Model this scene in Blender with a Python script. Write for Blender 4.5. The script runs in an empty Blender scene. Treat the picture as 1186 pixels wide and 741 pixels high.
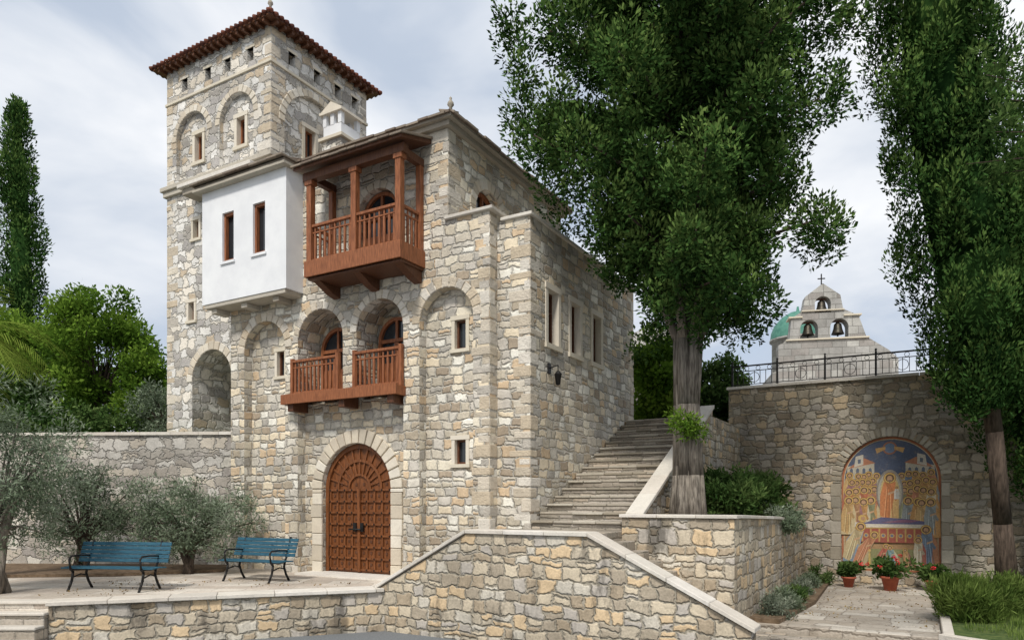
import bpy, bmesh, math, random
import numpy as np
from mathutils import Vector, Matrix
random.seed(7)
RNG=np.random.default_rng(11)
scene=bpy.context.scene
COL=scene.collection
scene.view_settings.view_transform='Standard'
scene.view_settings.look='None'
scene.view_settings.exposure=0
# ------------------------------------------------------------------ node helpers
class NT:
    def __init__(s,name):
        s.m=bpy.data.materials.new(name); s.m.use_nodes=True
        s.t=s.m.node_tree; s.t.nodes.clear()
        s.out=s.t.nodes.new('ShaderNodeOutputMaterial')
    def n(s,typ,**kw):
        nd=s.t.nodes.new(typ)
        for k,v in kw.items(): setattr(nd,k,v)
        return nd
    def put(s,sock,v):
        if hasattr(v,'is_output') : s.t.links.new(v,sock)
        else: sock.default_value=v
    def math(s,op,a,b=0.0,c=0.0,clamp=False):
        nd=s.n('ShaderNodeMath',operation=op); nd.use_clamp=clamp
        s.put(nd.inputs[0],a); s.put(nd.inputs[1],b); s.put(nd.inputs[2],c)
        return nd.outputs[0]
    def smooth(s,v,a,b,lo=0.0,hi=1.0):
        nd=s.n('ShaderNodeMapRange',interpolation_type='SMOOTHSTEP')
        s.put(nd.inputs[0],v); nd.inputs[1].default_value=a; nd.inputs[2].default_value=b
        nd.inputs[3].default_value=lo; nd.inputs[4].default_value=hi
        return nd.outputs[0]
    def noise(s,vec,scale,detail=3,rough=.55,col=False):
        nd=s.n('ShaderNodeTexNoise'); s.put(nd.inputs['Vector'],vec)
        nd.inputs['Scale'].default_value=scale; nd.inputs['Detail'].default_value=detail
        nd.inputs['Roughness'].default_value=rough
        return nd.outputs[1] if col else nd.outputs[0]
    def ramp(s,f,stops,interp='LINEAR'):
        nd=s.n('ShaderNodeValToRGB'); cr=nd.color_ramp; cr.interpolation=interp
        while len(cr.elements)<len(stops): cr.elements.new(.5)
        for e,(p,c) in zip(cr.elements,stops):
            e.position=p; e.color=(c[0],c[1],c[2],1)
        s.put(nd.inputs[0],f); return nd.outputs[0]
    def mix(s,f,a,b,blend='MIX'):
        nd=s.n('ShaderNodeMix',data_type='RGBA',blend_type=blend)
        s.put(nd.inputs[0],f)
        for sock,v in ((nd.inputs[6],a),(nd.inputs[7],b)):
            if isinstance(v,tuple) and len(v)==3: v=(*v,1)
            s.put(sock,v)
        return nd.outputs[2]
    def comb(s,x,y,z=0.0):
        nd=s.n('ShaderNodeCombineXYZ'); s.put(nd.inputs[0],x); s.put(nd.inputs[1],y); s.put(nd.inputs[2],z)
        return nd.outputs[0]
    def sep(s,v):
        nd=s.n('ShaderNodeSeparateXYZ'); s.put(nd.inputs[0],v); return nd.outputs
    def bump(s,h,strength=1,dist=.02):
        nd=s.n('ShaderNodeBump'); nd.inputs['Strength'].default_value=strength
        nd.inputs['Distance'].default_value=dist; s.put(nd.inputs['Height'],h); return nd.outputs[0]
    def bsdf(s,color,rough=.85,normal=None,metal=0.0,spec=.3):
        nd=s.n('ShaderNodeBsdfPrincipled')
        if isinstance(color,tuple) and len(color)==3: color=(*color,1)
        s.put(nd.inputs['Base Color'],color); s.put(nd.inputs['Roughness'],rough)
        nd.inputs['Metallic'].default_value=metal; nd.inputs['Specular IOR Level'].default_value=spec
        if normal is not None: s.put(nd.inputs['Normal'],normal)
        s.t.links.new(nd.outputs[0],s.out.inputs[0]); return nd
    def obj(s): return s.n('ShaderNodeTexCoord').outputs['Object']
    def uv(s): return s.n('ShaderNodeTexCoord').outputs['UV']

def stone_mat(name,cols,mortar,w=.3,h=.2,dist=.05,mw=.018,bumpd=.03,stain=0.0,staincol=(.06,.05,.04),split=.8,valvar=.45,patch=None):
    s=NT(name); uv=s.uv(); ob=s.obj()
    u_=s.sep(uv)
    n1=s.sep(s.noise(uv,3.1,1,.5,col=True)); n2=s.sep(s.noise(uv,10,1,.6,col=True))
    def off(a,b): return s.math('ADD',s.math('MULTIPLY',s.math('SUBTRACT',a,.5),dist*2.2),s.math('MULTIPLY',s.math('SUBTRACT',b,.5),dist*1.3))
    U=s.math('ADD',u_[0],off(n1[0],n2[0])); V=s.math('ADD',u_[1],off(n1[1],n2[1]))
    def vor(coord,feat,r):
        nd=s.n('ShaderNodeTexVoronoi',voronoi_dimensions='1D',feature=feat)
        s.put(nd.inputs['W'],coord); nd.inputs['Scale'].default_value=1; nd.inputs['Randomness'].default_value=r
        return nd
    Vs=s.math('DIVIDE',V,h)
    v1=vor(Vs,'F1',.7); v2=vor(Vs,'DISTANCE_TO_EDGE',.7)
    row=s.sep(v1.outputs['Color'])[0]
    Us=s.math('ADD',s.math('DIVIDE',U,w),s.math('MULTIPLY',row,53.7))
    u1=vor(Us,'F1',.9); u2=vor(Us,'DISTANCE_TO_EDGE',.9)
    wn=s.n('ShaderNodeTexWhiteNoise',noise_dimensions='3D'); s.put(wn.inputs['Vector'],s.comb(u1.outputs['W'],row,1.0))
    isp=s.math('GREATER_THAN',wn.outputs[0],split)
    dv=s.math('SUBTRACT',Vs,v1.outputs['W'])
    side=s.math('MULTIPLY',s.math('GREATER_THAN',dv,0.0),isp)
    dm=s.math('ADD',s.math('MULTIPLY',s.math('ABSOLUTE',dv),h),s.math('SUBTRACT',1.0,isp))
    d=s.math('MINIMUM',s.math('MINIMUM',s.math('MULTIPLY',u2.outputs['Distance'],w),s.math('MULTIPLY',v2.outputs['Distance'],h)),dm)
    fine=s.noise(ob,26,4,.65); mid=s.noise(ob,6,3)
    d=s.math('ADD',d,s.math('MULTIPLY',s.math('SUBTRACT',fine,.5),.018))
    rnd=s.n('ShaderNodeTexWhiteNoise',noise_dimensions='3D'); s.put(rnd.inputs['Vector'],s.comb(u1.outputs['W'],row,s.math('ADD',side,3.0)))
    sc=s.sep(rnd.outputs['Color'])
    N=len(cols)
    base=s.ramp(rnd.outputs[0],[(i/N,c) for i,c in enumerate(cols)],'CONSTANT')
    val=s.math('ADD',s.math('ADD',1-valvar/2,s.math('MULTIPLY',sc[0],valvar)),s.math('MULTIPLY',s.math('SUBTRACT',fine,.5),.85))
    val=s.math('ADD',val,s.math('MULTIPLY',s.math('SUBTRACT',mid,.5),.45))
    stone=s.mix(1.0,base,s.comb(val,val,val),'MULTIPLY')
    m=s.smooth(d,mw*.35,mw*1.1)
    mort=s.mix(s.smooth(fine,.3,.7),tuple(x*.72 for x in mortar),mortar)
    col=s.mix(m,mort,stone)
    big=s.noise(ob,.55,4,.6)
    g=s.smooth(big,.3,.7,.80,1.12)
    col=s.mix(1.0,col,s.comb(g,g,g),'MULTIPLY')
    if stain>0:
        mp=s.n('ShaderNodeMapping'); s.put(mp.inputs[0],ob); mp.inputs['Scale'].default_value=(1,1,.4)
        st=s.smooth(s.noise(mp.outputs[0],1.2,6,.72),.52,.66,0,stain)
        col=s.mix(st,col,staincol)
    hgt=s.math('ADD',s.smooth(d,0,.035),s.math('MULTIPLY',fine,.35))
    hgt=s.math('ADD',hgt,s.math('MULTIPLY',sc[1],.3))
    hgt=s.math('ADD',hgt,s.math('MULTIPLY',mid,.5))
    s.bsdf(col,.9,s.bump(hgt,1.0,bumpd),spec=.15)
    return s.m

def block_mat(name,cols,var=.3,bumpd=.012,rough=.85):
    s=NT(name); ob=s.obj(); r=s.n('ShaderNodeNewGeometry').outputs['Random Per Island']
    N=len(cols); base=s.ramp(r,[(i/N,c) for i,c in enumerate(cols)],'CONSTANT')
    f=s.noise(ob,22,5,.65); b=s.noise(ob,3,4)
    v=s.math('ADD',s.math('ADD',1-var,s.math('MULTIPLY',f,var)),s.math('MULTIPLY',b,var))
    col=s.mix(1.0,base,s.comb(v,v,v),'MULTIPLY')
    s.bsdf(col,rough,s.bump(s.math('ADD',f,b),1.0,bumpd),spec=.2)
    return s.m

def plain_mat(name,c1,c2,scale=8,rough=.8,bumpd=.005,metal=0.0,spec=.3,stretch=None):
    s=NT(name); ob=s.obj(); v=ob
    if stretch:
        mp=s.n('ShaderNodeMapping'); s.put(mp.inputs[0],ob); mp.inputs['Scale'].default_value=stretch; v=mp.outputs[0]
    f=s.noise(v,scale,5,.6)
    col=s.mix(s.smooth(f,.3,.7),c1,c2)
    s.bsdf(col,rough,s.bump(f,1.0,bumpd),metal=metal,spec=spec)
    return s.m

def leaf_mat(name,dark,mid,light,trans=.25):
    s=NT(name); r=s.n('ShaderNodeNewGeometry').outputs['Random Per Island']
    a=s.n('ShaderNodeAttribute'); a.attribute_name='clump_and_toplight'
    f=s.math('ADD',s.math('MULTIPLY',r,.3),s.math('MULTIPLY',a.outputs['Fac'],.7))  # ramp factor carries painted top light besides random tone
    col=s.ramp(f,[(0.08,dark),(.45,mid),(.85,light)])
    d=s.n('ShaderNodeBsdfDiffuse'); s.put(d.inputs['Color'],col)
    if trans>0:
        t=s.n('ShaderNodeBsdfTranslucent'); s.put(t.inputs[0],col)
        mx=s.n('ShaderNodeMixShader'); mx.inputs[0].default_value=trans
        s.t.links.new(d.outputs[0],mx.inputs[1]); s.t.links.new(t.outputs[0],mx.inputs[2]); s.t.links.new(mx.outputs[0],s.out.inputs[0])
    else: s.t.links.new(d.outputs[0],s.out.inputs[0])
    return s.m

CREAM=[(.66,.59,.47),(.54,.46,.35),(.70,.65,.56),(.44,.36,.27),(.62,.56,.46),(.44,.41,.36),(.60,.46,.31),(.68,.62,.50),(.52,.48,.42),(.71,.68,.60),(.64,.55,.41)]
M_FACADE=stone_mat('facade_rubble_stone',CREAM,(.63,.59,.51),w=.3,h=.2,dist=.06)
TOW=[(.70,.67,.62),(.42,.39,.35),(.62,.56,.47),(.72,.70,.66),(.52,.43,.32),(.56,.54,.50),(.67,.62,.54),(.36,.34,.32),(.65,.63,.59)]
M_TOWER=stone_mat('tower_rubble_stone',TOW,(.61,.58,.52),w=.34,h=.25,dist=.13,mw=.022)
WALLC=[(.44,.38,.29),(.36,.29,.21),(.48,.43,.35),(.28,.24,.18),(.45,.39,.32),(.33,.30,.26),(.42,.33,.22)]
M_MURALWALL=stone_mat('old_wall_stone',WALLC,(.38,.34,.27),w=.3,h=.19,dist=.09,stain=.4)
FRONTC=[(.60,.52,.40),(.48,.39,.28),(.62,.57,.48),(.40,.34,.26),(.56,.48,.36),(.44,.40,.35),(.54,.41,.26)]
M_FRONT=stone_mat('terrace_wall_stone',FRONTC,(.48,.43,.34),w=.29,h=.2,dist=.07,stain=.68,staincol=(.065,.058,.05))
LEFTC=[(.54,.50,.44),(.42,.38,.33),(.58,.55,.50),(.35,.32,.29),(.48,.43,.36),(.52,.49,.43)]
M_LEFT=stone_mat('retaining_wall_stone',LEFTC,(.48,.45,.40),w=.38,h=.26,dist=.15,stain=.3,mw=.022)
M_BLOCK=block_mat('dressed_stone',[(.66,.60,.50),(.57,.50,.40),(.70,.65,.56),(.52,.46,.37),(.62,.55,.44)])
M_QUOIN=block_mat('quoin_stone',[(.65,.59,.49),(.54,.47,.37),(.69,.64,.56),(.56,.47,.35),(.49,.45,.39),(.62,.55,.45)],var=.5,bumpd=.03)
M_TRIM=block_mat('window_surround_stone',[(.68,.62,.52),(.63,.57,.46)],var=.2,bumpd=.004)
M_CAP=block_mat('coping_stone',[(.64,.60,.53),(.56,.52,.46),(.68,.64,.58),(.60,.55,.48)],var=.4,bumpd=.01)
M_LEDGE=block_mat('ledge_stone',[(.43,.39,.32),(.36,.32,.26),(.47,.43,.36)],var=.4)
M_ARCHOLD=block_mat('old_arch_stone',[(.38,.34,.28),(.31,.27,.21),(.43,.39,.32),(.27,.24,.19)],var=.45)
M_WOOD=plain_mat('reddish_wood',(.17,.058,.023),(.34,.125,.052),6,.5,.003,stretch=(6,6,.8))
M_WOODD=plain_mat('dark_wood',(.075,.030,.016),(.14,.058,.028),6,.5,.003,stretch=(6,6,1))
M_GATE=plain_mat('gate_wood',(.10,.036,.013),(.24,.086,.030),5,.42,.004,stretch=(8,8,.6))
M_IRON=plain_mat('black_iron',(.015,.015,.016),(.03,.028,.026),20,.5,.001,metal=.4)
M_PLASTER=plain_mat('white_plaster',(.70,.71,.73),(.79,.80,.81),1.5,.9,.002)
M_TILE=block_mat('roof_tile_red',[(.13,.045,.03),(.19,.07,.045),(.10,.04,.03),(.16,.06,.035)],var=.4)
M_TILEB=block_mat('roof_slab_brown',[(.22,.18,.14),(.28,.23,.18),(.18,.14,.11)],var=.4)
M_BLUE=plain_mat('blue_painted_slats',(.014,.062,.10),(.032,.115,.165),9,.45,.002,stretch=(1,6,6))
M_BARK=plain_mat('cypress_bark',(.09,.075,.06),(.33,.29,.24),8,.95,.07,stretch=(3,3,.35))
M_BARKD=plain_mat('dark_bark',(.035,.025,.018),(.11,.08,.06),7,.95,.04,stretch=(3,3,.5))
M_STEP=stone_mat('stair_stone',[(.36,.32,.26),(.44,.39,.33),(.31,.27,.22),(.40,.34,.27)],(.22,.20,.17),w=.5,h=.17,dist=.02,mw=.008,bumpd=.015,split=2)
M_PAVE=stone_mat('terrace_paving',[(.52,.45,.38),(.56,.50,.43),(.48,.42,.35),(.58,.53,.46)],(.36,.32,.28),w=.6,h=.42,dist=.02,mw=.008,bumpd=.006,split=2,valvar=.15,stain=.2,staincol=(.2,.17,.14))
M_PATH=stone_mat('path_paving',[(.44,.39,.33),(.39,.34,.28),(.48,.44,.38),(.35,.31,.26)],(.28,.24,.20),w=.5,h=.4,dist=.07,mw=.012,bumpd=.012,split=2,valvar=.25,stain=.3,staincol=(.14,.11,.08))
M_ASPH=plain_mat('grey_pavement',(.13,.14,.15),(.20,.21,.22),30,.9,.006)
M_SOIL=plain_mat('soil',(.09,.06,.035),(.20,.14,.09),9,.95,.03)
M_GRASS=plain_mat('grass_ground',(.035,.07,.015),(.11,.14,.04),7,.95,.03)
M_COPPER=plain_mat('green_copper',(.05,.17,.13),(.10,.26,.20),4,.6,.003)
M_CHURCH=stone_mat('church_stone',[(.40,.39,.37),(.34,.33,.31),(.44,.43,.40),(.30,.28,.26)],(.26,.25,.23),w=.8,h=.4,dist=.01,mw=.02,bumpd=.01,split=2,valvar=.15,stain=.35)
M_BRONZE=plain_mat('bell_bronze',(.03,.03,.025),(.07,.06,.045),8,.45,.001,metal=.6)
M_POT=plain_mat('terracotta_pot',(.30,.07,.04),(.40,.11,.06),8,.7,.002)
M_RED=plain_mat('red_petals',(.55,.02,.03),(.65,.05,.06),8,.7,.001)
s=NT('window_glass'); s.bsdf((.02,.025,.03),.08,spec=.6); M_GLASS=s.m
s=NT('hole_shade_dark'); s.bsdf((.03,.025,.022),.8); M_DARK=s.m  # near-black colour standing in for shade inside the small tower holes

# ------------------------------------------------------------------ mesh builder
FL=Vector((.36,14.0,0)); FR=math.radians(-30)
FM=Matrix.Translation(FL)@Matrix.Rotation(FR,4,'Z')
def loc(X,Y,z=0):
    return FM.inverted()@Vector((X,Y,z))
def root(name,frame=True):
    e=bpy.data.objects.new(name,None); COL.objects.link(e); e.empty_display_size=.3
    if frame is True: e.matrix_world=FM
    elif frame is not False and frame is not None: e.matrix_world=frame
    return e
def box_uv(me):
    uvl=me.uv_layers.new(name='UVMap') if not me.uv_layers else me.uv_layers[0]
    for p in me.polygons:
        n=p.normal
        for li in p.loop_indices:
            c=me.vertices[me.loops[li].vertex_index].co
            if abs(n.z)>.75: uvl.data[li].uv=(c.x,c.y)
            elif abs(n.x)>abs(n.y): uvl.data[li].uv=(c.y+31.3,c.z)
            else: uvl.data[li].uv=(c.x,c.z)
class MB:
    def __init__(s): s.v=[];s.f=[];s.mi=[];s.mats=[];s.sm=[];s.tf=None
    def mat(s,m):
        if m not in s.mats: s.mats.append(m)
        return s.mats.index(m)
    def add(s,vs,fs,m,smooth=False):
        b=len(s.v); i=s.mat(m)
        for v in vs:
            v=tuple(v)
            if s.tf: v=s.tf(*v)
            s.v.append(v)
        for f in fs: s.f.append([b+k for k in f]); s.mi.append(i); s.sm.append(smooth)
    def box(s,x0,x1,y0,y1,z0,z1,m):
        s.add([(x0,y0,z0),(x1,y0,z0),(x1,y1,z0),(x0,y1,z0),(x0,y0,z1),(x1,y0,z1),(x1,y1,z1),(x0,y1,z1)],
              [(0,3,2,1),(4,5,6,7),(0,1,5,4),(1,2,6,5),(2,3,7,6),(3,0,4,7)],m)
    def prism_xz(s,pts,y0,y1,m):
        n=len(pts); vs=[(x,y0,z) for x,z in pts]+[(x,y1,z) for x,z in pts]
        s.add(vs,[tuple(range(n)),tuple(range(2*n-1,n-1,-1))]+[(i,i+n,(i+1)%n+n,(i+1)%n) for i in range(n)],m)
    def prism_yz(s,pts,x0,x1,m):
        n=len(pts); vs=[(x0,y,z) for y,z in pts]+[(x1,y,z) for y,z in pts]
        s.add(vs,[tuple(range(n-1,-1,-1)),tuple(range(n,2*n))]+[(i,(i+1)%n,(i+1)%n+n,i+n) for i in range(n)],m)
    def prism_xy(s,pts,z0,z1,m):
        n=len(pts); vs=[(x,y,z0) for x,y in pts]+[(x,y,z1) for x,y in pts]
        s.add(vs,[tuple(range(n-1,-1,-1)),tuple(range(n,2*n))]+[(i,(i+1)%n,(i+1)%n+n,i+n) for i in range(n)],m)
    def tube(s,a,b,r0,r1,m,n=8,caps=True):
        a=Vector(a);b=Vector(b);d=(b-a).normalized(); u=d.orthogonal().normalized(); w=d.cross(u)
        vs=[a+(u*math.cos(k*2*math.pi/n)+w*math.sin(k*2*math.pi/n))*r0 for k in range(n)]
        vs+=[b+(u*math.cos(k*2*math.pi/n)+w*math.sin(k*2*math.pi/n))*r1 for k in range(n)]
        fs=[(k,(k+1)%n,(k+1)%n+n,k+n) for k in range(n)]
        if caps: fs+=[tuple(range(n-1,-1,-1)),tuple(range(n,2*n))]
        s.add(vs,fs,m,True)
    def path(s,pts,rs,m,n=8):
        for i in range(len(pts)-1): s.tube(pts[i],pts[i+1],rs[i],rs[i+1],m,n)
    def lathe(s,prof,c,m,n=20):
        vs=[];fs=[]
        for r,z in prof:
            for k in range(n): vs.append((c[0]+r*math.cos(2*math.pi*k/n),c[1]+r*math.sin(2*math.pi*k/n),c[2]+z))
        for i in range(len(prof)-1):
            for k in range(n): fs.append((i*n+k,i*n+(k+1)%n,(i+1)*n+(k+1)%n,(i+1)*n+k))
        s.add(vs,fs,m,True)
    def obj(s,name,parent=None,fix=True,bevel=0,mw=None):
        me=bpy.data.meshes.new(name); me.from_pydata([tuple(v) for v in s.v],[],s.f)
        for m in s.mats: me.materials.append(m)
        me.polygons.foreach_set('material_index',s.mi); me.polygons.foreach_set('use_smooth',s.sm)
        me.update()
        if fix:
            bm=bmesh.new(); bm.from_mesh(me); bmesh.ops.recalc_face_normals(bm,faces=bm.faces); bm.to_mesh(me); bm.free()
        box_uv(me)
        o=bpy.data.objects.new(name,me); COL.objects.link(o)
        if parent: o.parent=parent
        if mw is not None: o.matrix_world=mw
        if bevel:
            b=o.modifiers.new('bevel','BEVEL'); b.width=bevel; b.segments=1; b.limit_method='ANGLE'; b.angle_limit=math.radians(50)
        return o
def arch(cx,w,z0,zs,n=16,rise=None):
    r=w/2; rise=rise or r
    pts=[(cx-r,z0),(cx+r,z0)]
    for k in range(n+1):
        a=math.pi*k/n; pts.append((cx+r*math.cos(a),zs+rise*math.sin(a)))
    return pts
def voussoirs(mb,cx,zs,r0,r1,y0,y1,m,n=15,jit=.05,legs=None):
    for k in range(n):
        a0=math.pi*k/n+.012; a1=math.pi*(k+1)/n-.012; ro=r1+random.uniform(-jit,jit)*.6; yy=y0-random.uniform(0,.008)
        am=(a0+a1)/2
        P=[(cx+r*math.cos(a),zs+r*math.sin(a)) for r,a in ((r0,a0),(ro,a0),(ro,am),(ro,a1),(r0,a1),(r0,am))]
        mb.prism_xz(P,yy,y1,m)
    if legs is not None:
        z=legs
        while z<zs-.05:
            h=min(random.uniform(.22,.38),zs-z)
            for sg in (-1,1):
                wv=r1+random.uniform(-jit,jit)
                a,b=sorted((cx+sg*r0,cx+sg*wv)); mb.box(a,b,y0-random.uniform(0,.008),y1,z+.006,z+h-.006,m)
            z+=h
def cut(obj,builders):
    for i,mb in enumerate(builders):
        c=mb.obj('cutter'); c.parent=obj.parent
        if obj.parent: c.matrix_parent_inverse=obj.matrix_parent_inverse
        c.matrix_basis=obj.matrix_basis
        md=obj.modifiers.new('b','BOOLEAN'); md.operation='DIFFERENCE'; md.solver='EXACT'; md.object=c
        bpy.context.view_layer.update()
        dg=bpy.context.evaluated_depsgraph_get()
        me=bpy.data.meshes.new_from_object(obj.evaluated_get(dg))
        obj.modifiers.clear(); obj.data=me
        bpy.data.objects.remove(c)
    box_uv(obj.data)
def A(pts,y0,y1):
    m=MB(); m.prism_xz(pts,y0,y1,M_FACADE); return m
def SA(pts,y0,y1,x0):
    m=MB(); m.tf=lambda a,y,z:(x0-y,a,z); m.prism_xz(pts,y0,y1,M_FACADE); return m
def R(cx,w,z0,z1): return [(cx-w/2,z0),(cx+w/2,z0),(cx+w/2,z1),(cx-w/2,z1)]
def window(mb,cx,w,z0,z1,y,dep,wood=M_WOOD,fr=.09,proud=.02,mullion=True):
    yo=y-proud
    mb.box(cx-w/2-fr,cx-w/2,yo,y+dep,z0,z1,M_TRIM); mb.box(cx+w/2,cx+w/2+fr,yo,y+dep,z0,z1,M_TRIM)
    mb.box(cx-w/2-fr-.02,cx+w/2+fr+.02,yo-.01,y+dep,z1,z1+fr*1.1,M_TRIM); mb.box(cx-w/2-fr-.03,cx+w/2+fr+.03,yo-.03,y+dep,z0-fr*.9,z0,M_TRIM)
    g=y+dep-.03
    mb.box(cx-w/2,cx+w/2,g,g+.02,z0,z1,M_GLASS)
    t=.045
    mb.box(cx-w/2,cx-w/2+t,g-.05,g-.002,z0,z1,wood); mb.box(cx+w/2-t,cx+w/2,g-.05,g-.002,z0,z1,wood)
    mb.box(cx-w/2+t,cx+w/2-t,g-.05,g-.002,z0,z0+t,wood); mb.box(cx-w/2+t,cx+w/2-t,g-.05,g-.002,z1-t,z1,wood)
    if mullion:
        mb.box(cx-.02,cx+.02,g-.045,g-.002,z0+t,z1-t,wood)
        if z1-z0>.9: mb.box(cx-w/2+t,cx+w/2-t,g-.04,g-.002,z0+(z1-z0)*.62,z0+(z1-z0)*.62+.03,wood)
def arch_door(mb,cx,w,z0,zs,y,wood):
    r=w/2
    mb.prism_xz(arch(cx,w,z0,zs),y+.03,y+.06,M_GLASS)
    t=.08
    n=14
    for k in range(n):
        a0=math.pi*k/n;a1=math.pi*(k+1)/n
        mb.prism_xz([(cx+q*math.cos(a),zs+q*math.sin(a)) for q,a in ((r-t,a0),(r,a0),(r,a1),(r-t,a1))],y-.04,y+.03,wood)
    mb.box(cx-r,cx-r+t,y-.04,y+.03,z0,zs,wood); mb.box(cx+r-t,cx+r,y-.04,y+.03,z0,zs,wood)
    mb.box(cx-r+t,cx+r-t,y-.035,y+.03,zs-.04,zs+.04,wood)
    mb.box(cx-.06,cx+.06,y-.03,y+.03,z0,zs-.05,wood); mb.box(cx-.03,cx+.03,y-.03,y+.03,zs+.04,zs+r-t,wood)
    for sx in (-1,1):
        a,b=sorted((cx+sx*.06,cx+sx*(r-t))); mb.box(a,b,y-.02,y+.03,z0,z0+.7,wood)
def railing(mb,x0,x1,y,z0,z1,wood,axis='x',step=.12,n=None):
    L=x1-x0; n=n or max(2,int(L/step))
    def bx(a,b,c,d,e,f):
        if axis=='x': mb.box(a,b,c,d,e,f,wood)
        else: mb.box(c,d,a,b,e,f,wood)
    bx(x0,x1,y-.045,y+.045,z1-.06,z1); bx(x0,x1,y-.03,y+.03,z0+.05,z0+.1)
    bx(x0,x1,y-.025,y+.025,z1-.2,z1-.165)
    for k in range(n):
        c=x0+(k+.5)*L/n
        bx(c-.027,c+.027,y-.022,y+.022,z0+.1,z1-.2); bx(c-.018,c+.018,y-.016,y+.016,z1-.165,z1-.06)
def roof(mb,x0,x1,y0,y1,z,over,rise,m,mtile,th=.09,tiles=True,slabs=False):
    X0,X1,Y0,Y1=x0-over,x1+over,y0-over,y1+over
    mb.box(X0,X1,Y0,Y1,z,z+th,m)
    d=min(X1-X0,Y1-Y0)/2; zz=z+th+.002
    if X1-X0>Y1-Y0: a,b=(X0+d,(Y0+Y1)/2),(X1-d-.001,(Y0+Y1)/2)
    else: a,b=((X0+X1)/2,Y0+d),((X0+X1)/2,Y1-d-.001)
    e=.04
    mb.add([(X0-e,Y0-e,zz),(X1+e,Y0-e,zz),(X1+e,Y1+e,zz),(X0-e,Y1+e,zz),(*a,zz+rise),(*b,zz+rise)],
       ([(0,1,5,4),(1,2,5),(2,3,4,5),(3,0,4)] if X1-X0>Y1-Y0 else [(0,1,4),(1,2,5,4),(2,3,5),(3,0,4,5)])+[(3,2,1,0)],mtile)
    sl=rise/d
    for (p,q,nrm) in (((X0,Y0),(X1,Y0),(0,-1)),((X1,Y0),(X1,Y1),(1,0)),((X1,Y1),(X0,Y1),(0,1)),((X0,Y1),(X0,Y0),(-1,0))):
        L=math.hypot(q[0]-p[0],q[1]-p[1])
        if tiles:
            n=int(L/.17)
            for k in range(n+1):
                t=k/n; cx=p[0]+(q[0]-p[0])*t; cy=p[1]+(q[1]-p[1])*t
                ln=min(min(t,1-t)*L,d)*.98; o=.07
                mb.tube((cx+nrm[0]*o,cy+nrm[1]*o,zz-o*sl+.0),(cx-nrm[0]*ln,cy-nrm[1]*ln,zz+ln*sl+.02),.055,.05,mtile,7)
        if slabs:
            t=0
            while t<L-.05:
                ww=min(random.uniform(.25,.5),L-t); o=random.uniform(.04,.09)
                dx,dy=(q[0]-p[0])/L,(q[1]-p[1])/L
                c=[(p[0]+dx*(t+.005),p[1]+dy*(t+.005)),(p[0]+dx*(t+ww-.005),p[1]+dy*(t+ww-.005))]
                h0=random.uniform(0,.015)
                pts=[(c[0][0]+nrm[0]*o,c[0][1]+nrm[1]*o),(c[1][0]+nrm[0]*o,c[1][1]+nrm[1]*o),(c[1][0]-nrm[0]*.3,c[1][1]-nrm[1]*.3),(c[0][0]-nrm[0]*.3,c[0][1]-nrm[1]*.3)]
                vs=[(x,y,zz-.015+h0) for x,y in pts[:2]]+[(x,y,zz+.3*sl+.02) for x,y in pts[2:]]+[(x,y,zz+.03+h0) for x,y in pts[:2]]+[(x,y,zz+.3*sl+.06) for x,y in pts[2:]]
                mb.add(vs,[(0,3,2,1),(4,5,6,7),(0,1,5,4),(1,2,6,5),(2,3,7,6),(3,0,4,7)],mtile); t+=ww

# ================================================================== MONASTERY BUILDING
B=root('stone_monastery_building')
EZ=9.48
mb=MB(); mb.prism_xz([(-8.5,-.2),(-.76,-.2),(-.76,7.5),(-1.77,7.5),(-1.77,EZ),(-8.5,EZ)],-.3,5.0,M_FACADE)
main=mb.obj('main_walls',B)
cuts=[]
yf=-.3; GX=-4.5
cuts.append(A(arch(-1.83,1.36,-.1,5.45),yf-.2,yf+.24))
cuts.append(A(arch(-7.27,1.46,-.1,5.38),yf-.2,yf+.24))
cuts.append(A(R(-4.53,3.18,-.1,4.05),yf-.2,yf+.24))
cuts.append(A(arch(-3.61,1.33,4.0,5.48),yf-.2,yf+.75))
cuts.append(A(arch(-5.40,1.43,4.0,5.44),yf-.2,yf+.75))
cuts.append(A(arch(GX,2.08,-.1,1.98),yf-.1,yf+.55))
cuts.append(A(R(-1.62,.30,4.85,5.5),yf,yf+.5))
cuts.append(A(R(-1.62,.30,2.45,3.0),yf,yf+.5))
cuts.append(A(R(-6.95,.28,4.75,5.4),yf,yf+.5))
cuts.append(A(arch(-3.67,1.15,6.9,8.0),yf-.2,yf+.3))
cuts.append(SA(arch(1.3,1.1,7.3,8.15),-.3,.35,-1.77))
cut(main,cuts)
mb=MB(); mb.box(-.9,0,0,5.82,-.2,7.35,M_FACADE); annex=mb.obj('annex_walls',B)
cut(annex,[SA(R(c,.5,4.95,6.12),-.2,.3,0) for c in (1.0,2.12,3.32)])
TX0,TX1,TY0,TY1=-12.0,-7.72,.3,3.9
mb=MB(); mb.box(TX0,TX1,TY0,TY1,-.2,13.95,M_TOWER); tower=mb.obj('tower_walls',B)
tc=[A(arch(-10.05,1.65,3.3,5.0),TY0-.2,TY0+1.6)]
tc+=[A(arch(c,1.35,10.75,11.85),TY0-.2,TY0+.12) for c in (-10.9,-9.05)]
tc+=[A(R(c,.34,11.15,11.95),TY0,TY0+.5) for c in (-10.75,-9.0)]
tc+=[A(R(c,.26,z0,z1),TY0-.2,TY0+.5) for c,z0,z1 in ((-10.7,8.95,9.5),(-10.9,6.7,7.25))]
tc+=[SA(arch(1.85,2.2,10.75,11.6),-.2,.12,TX1),SA(R(1.75,.4,11.0,11.9),0,.5,TX1)]
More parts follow.
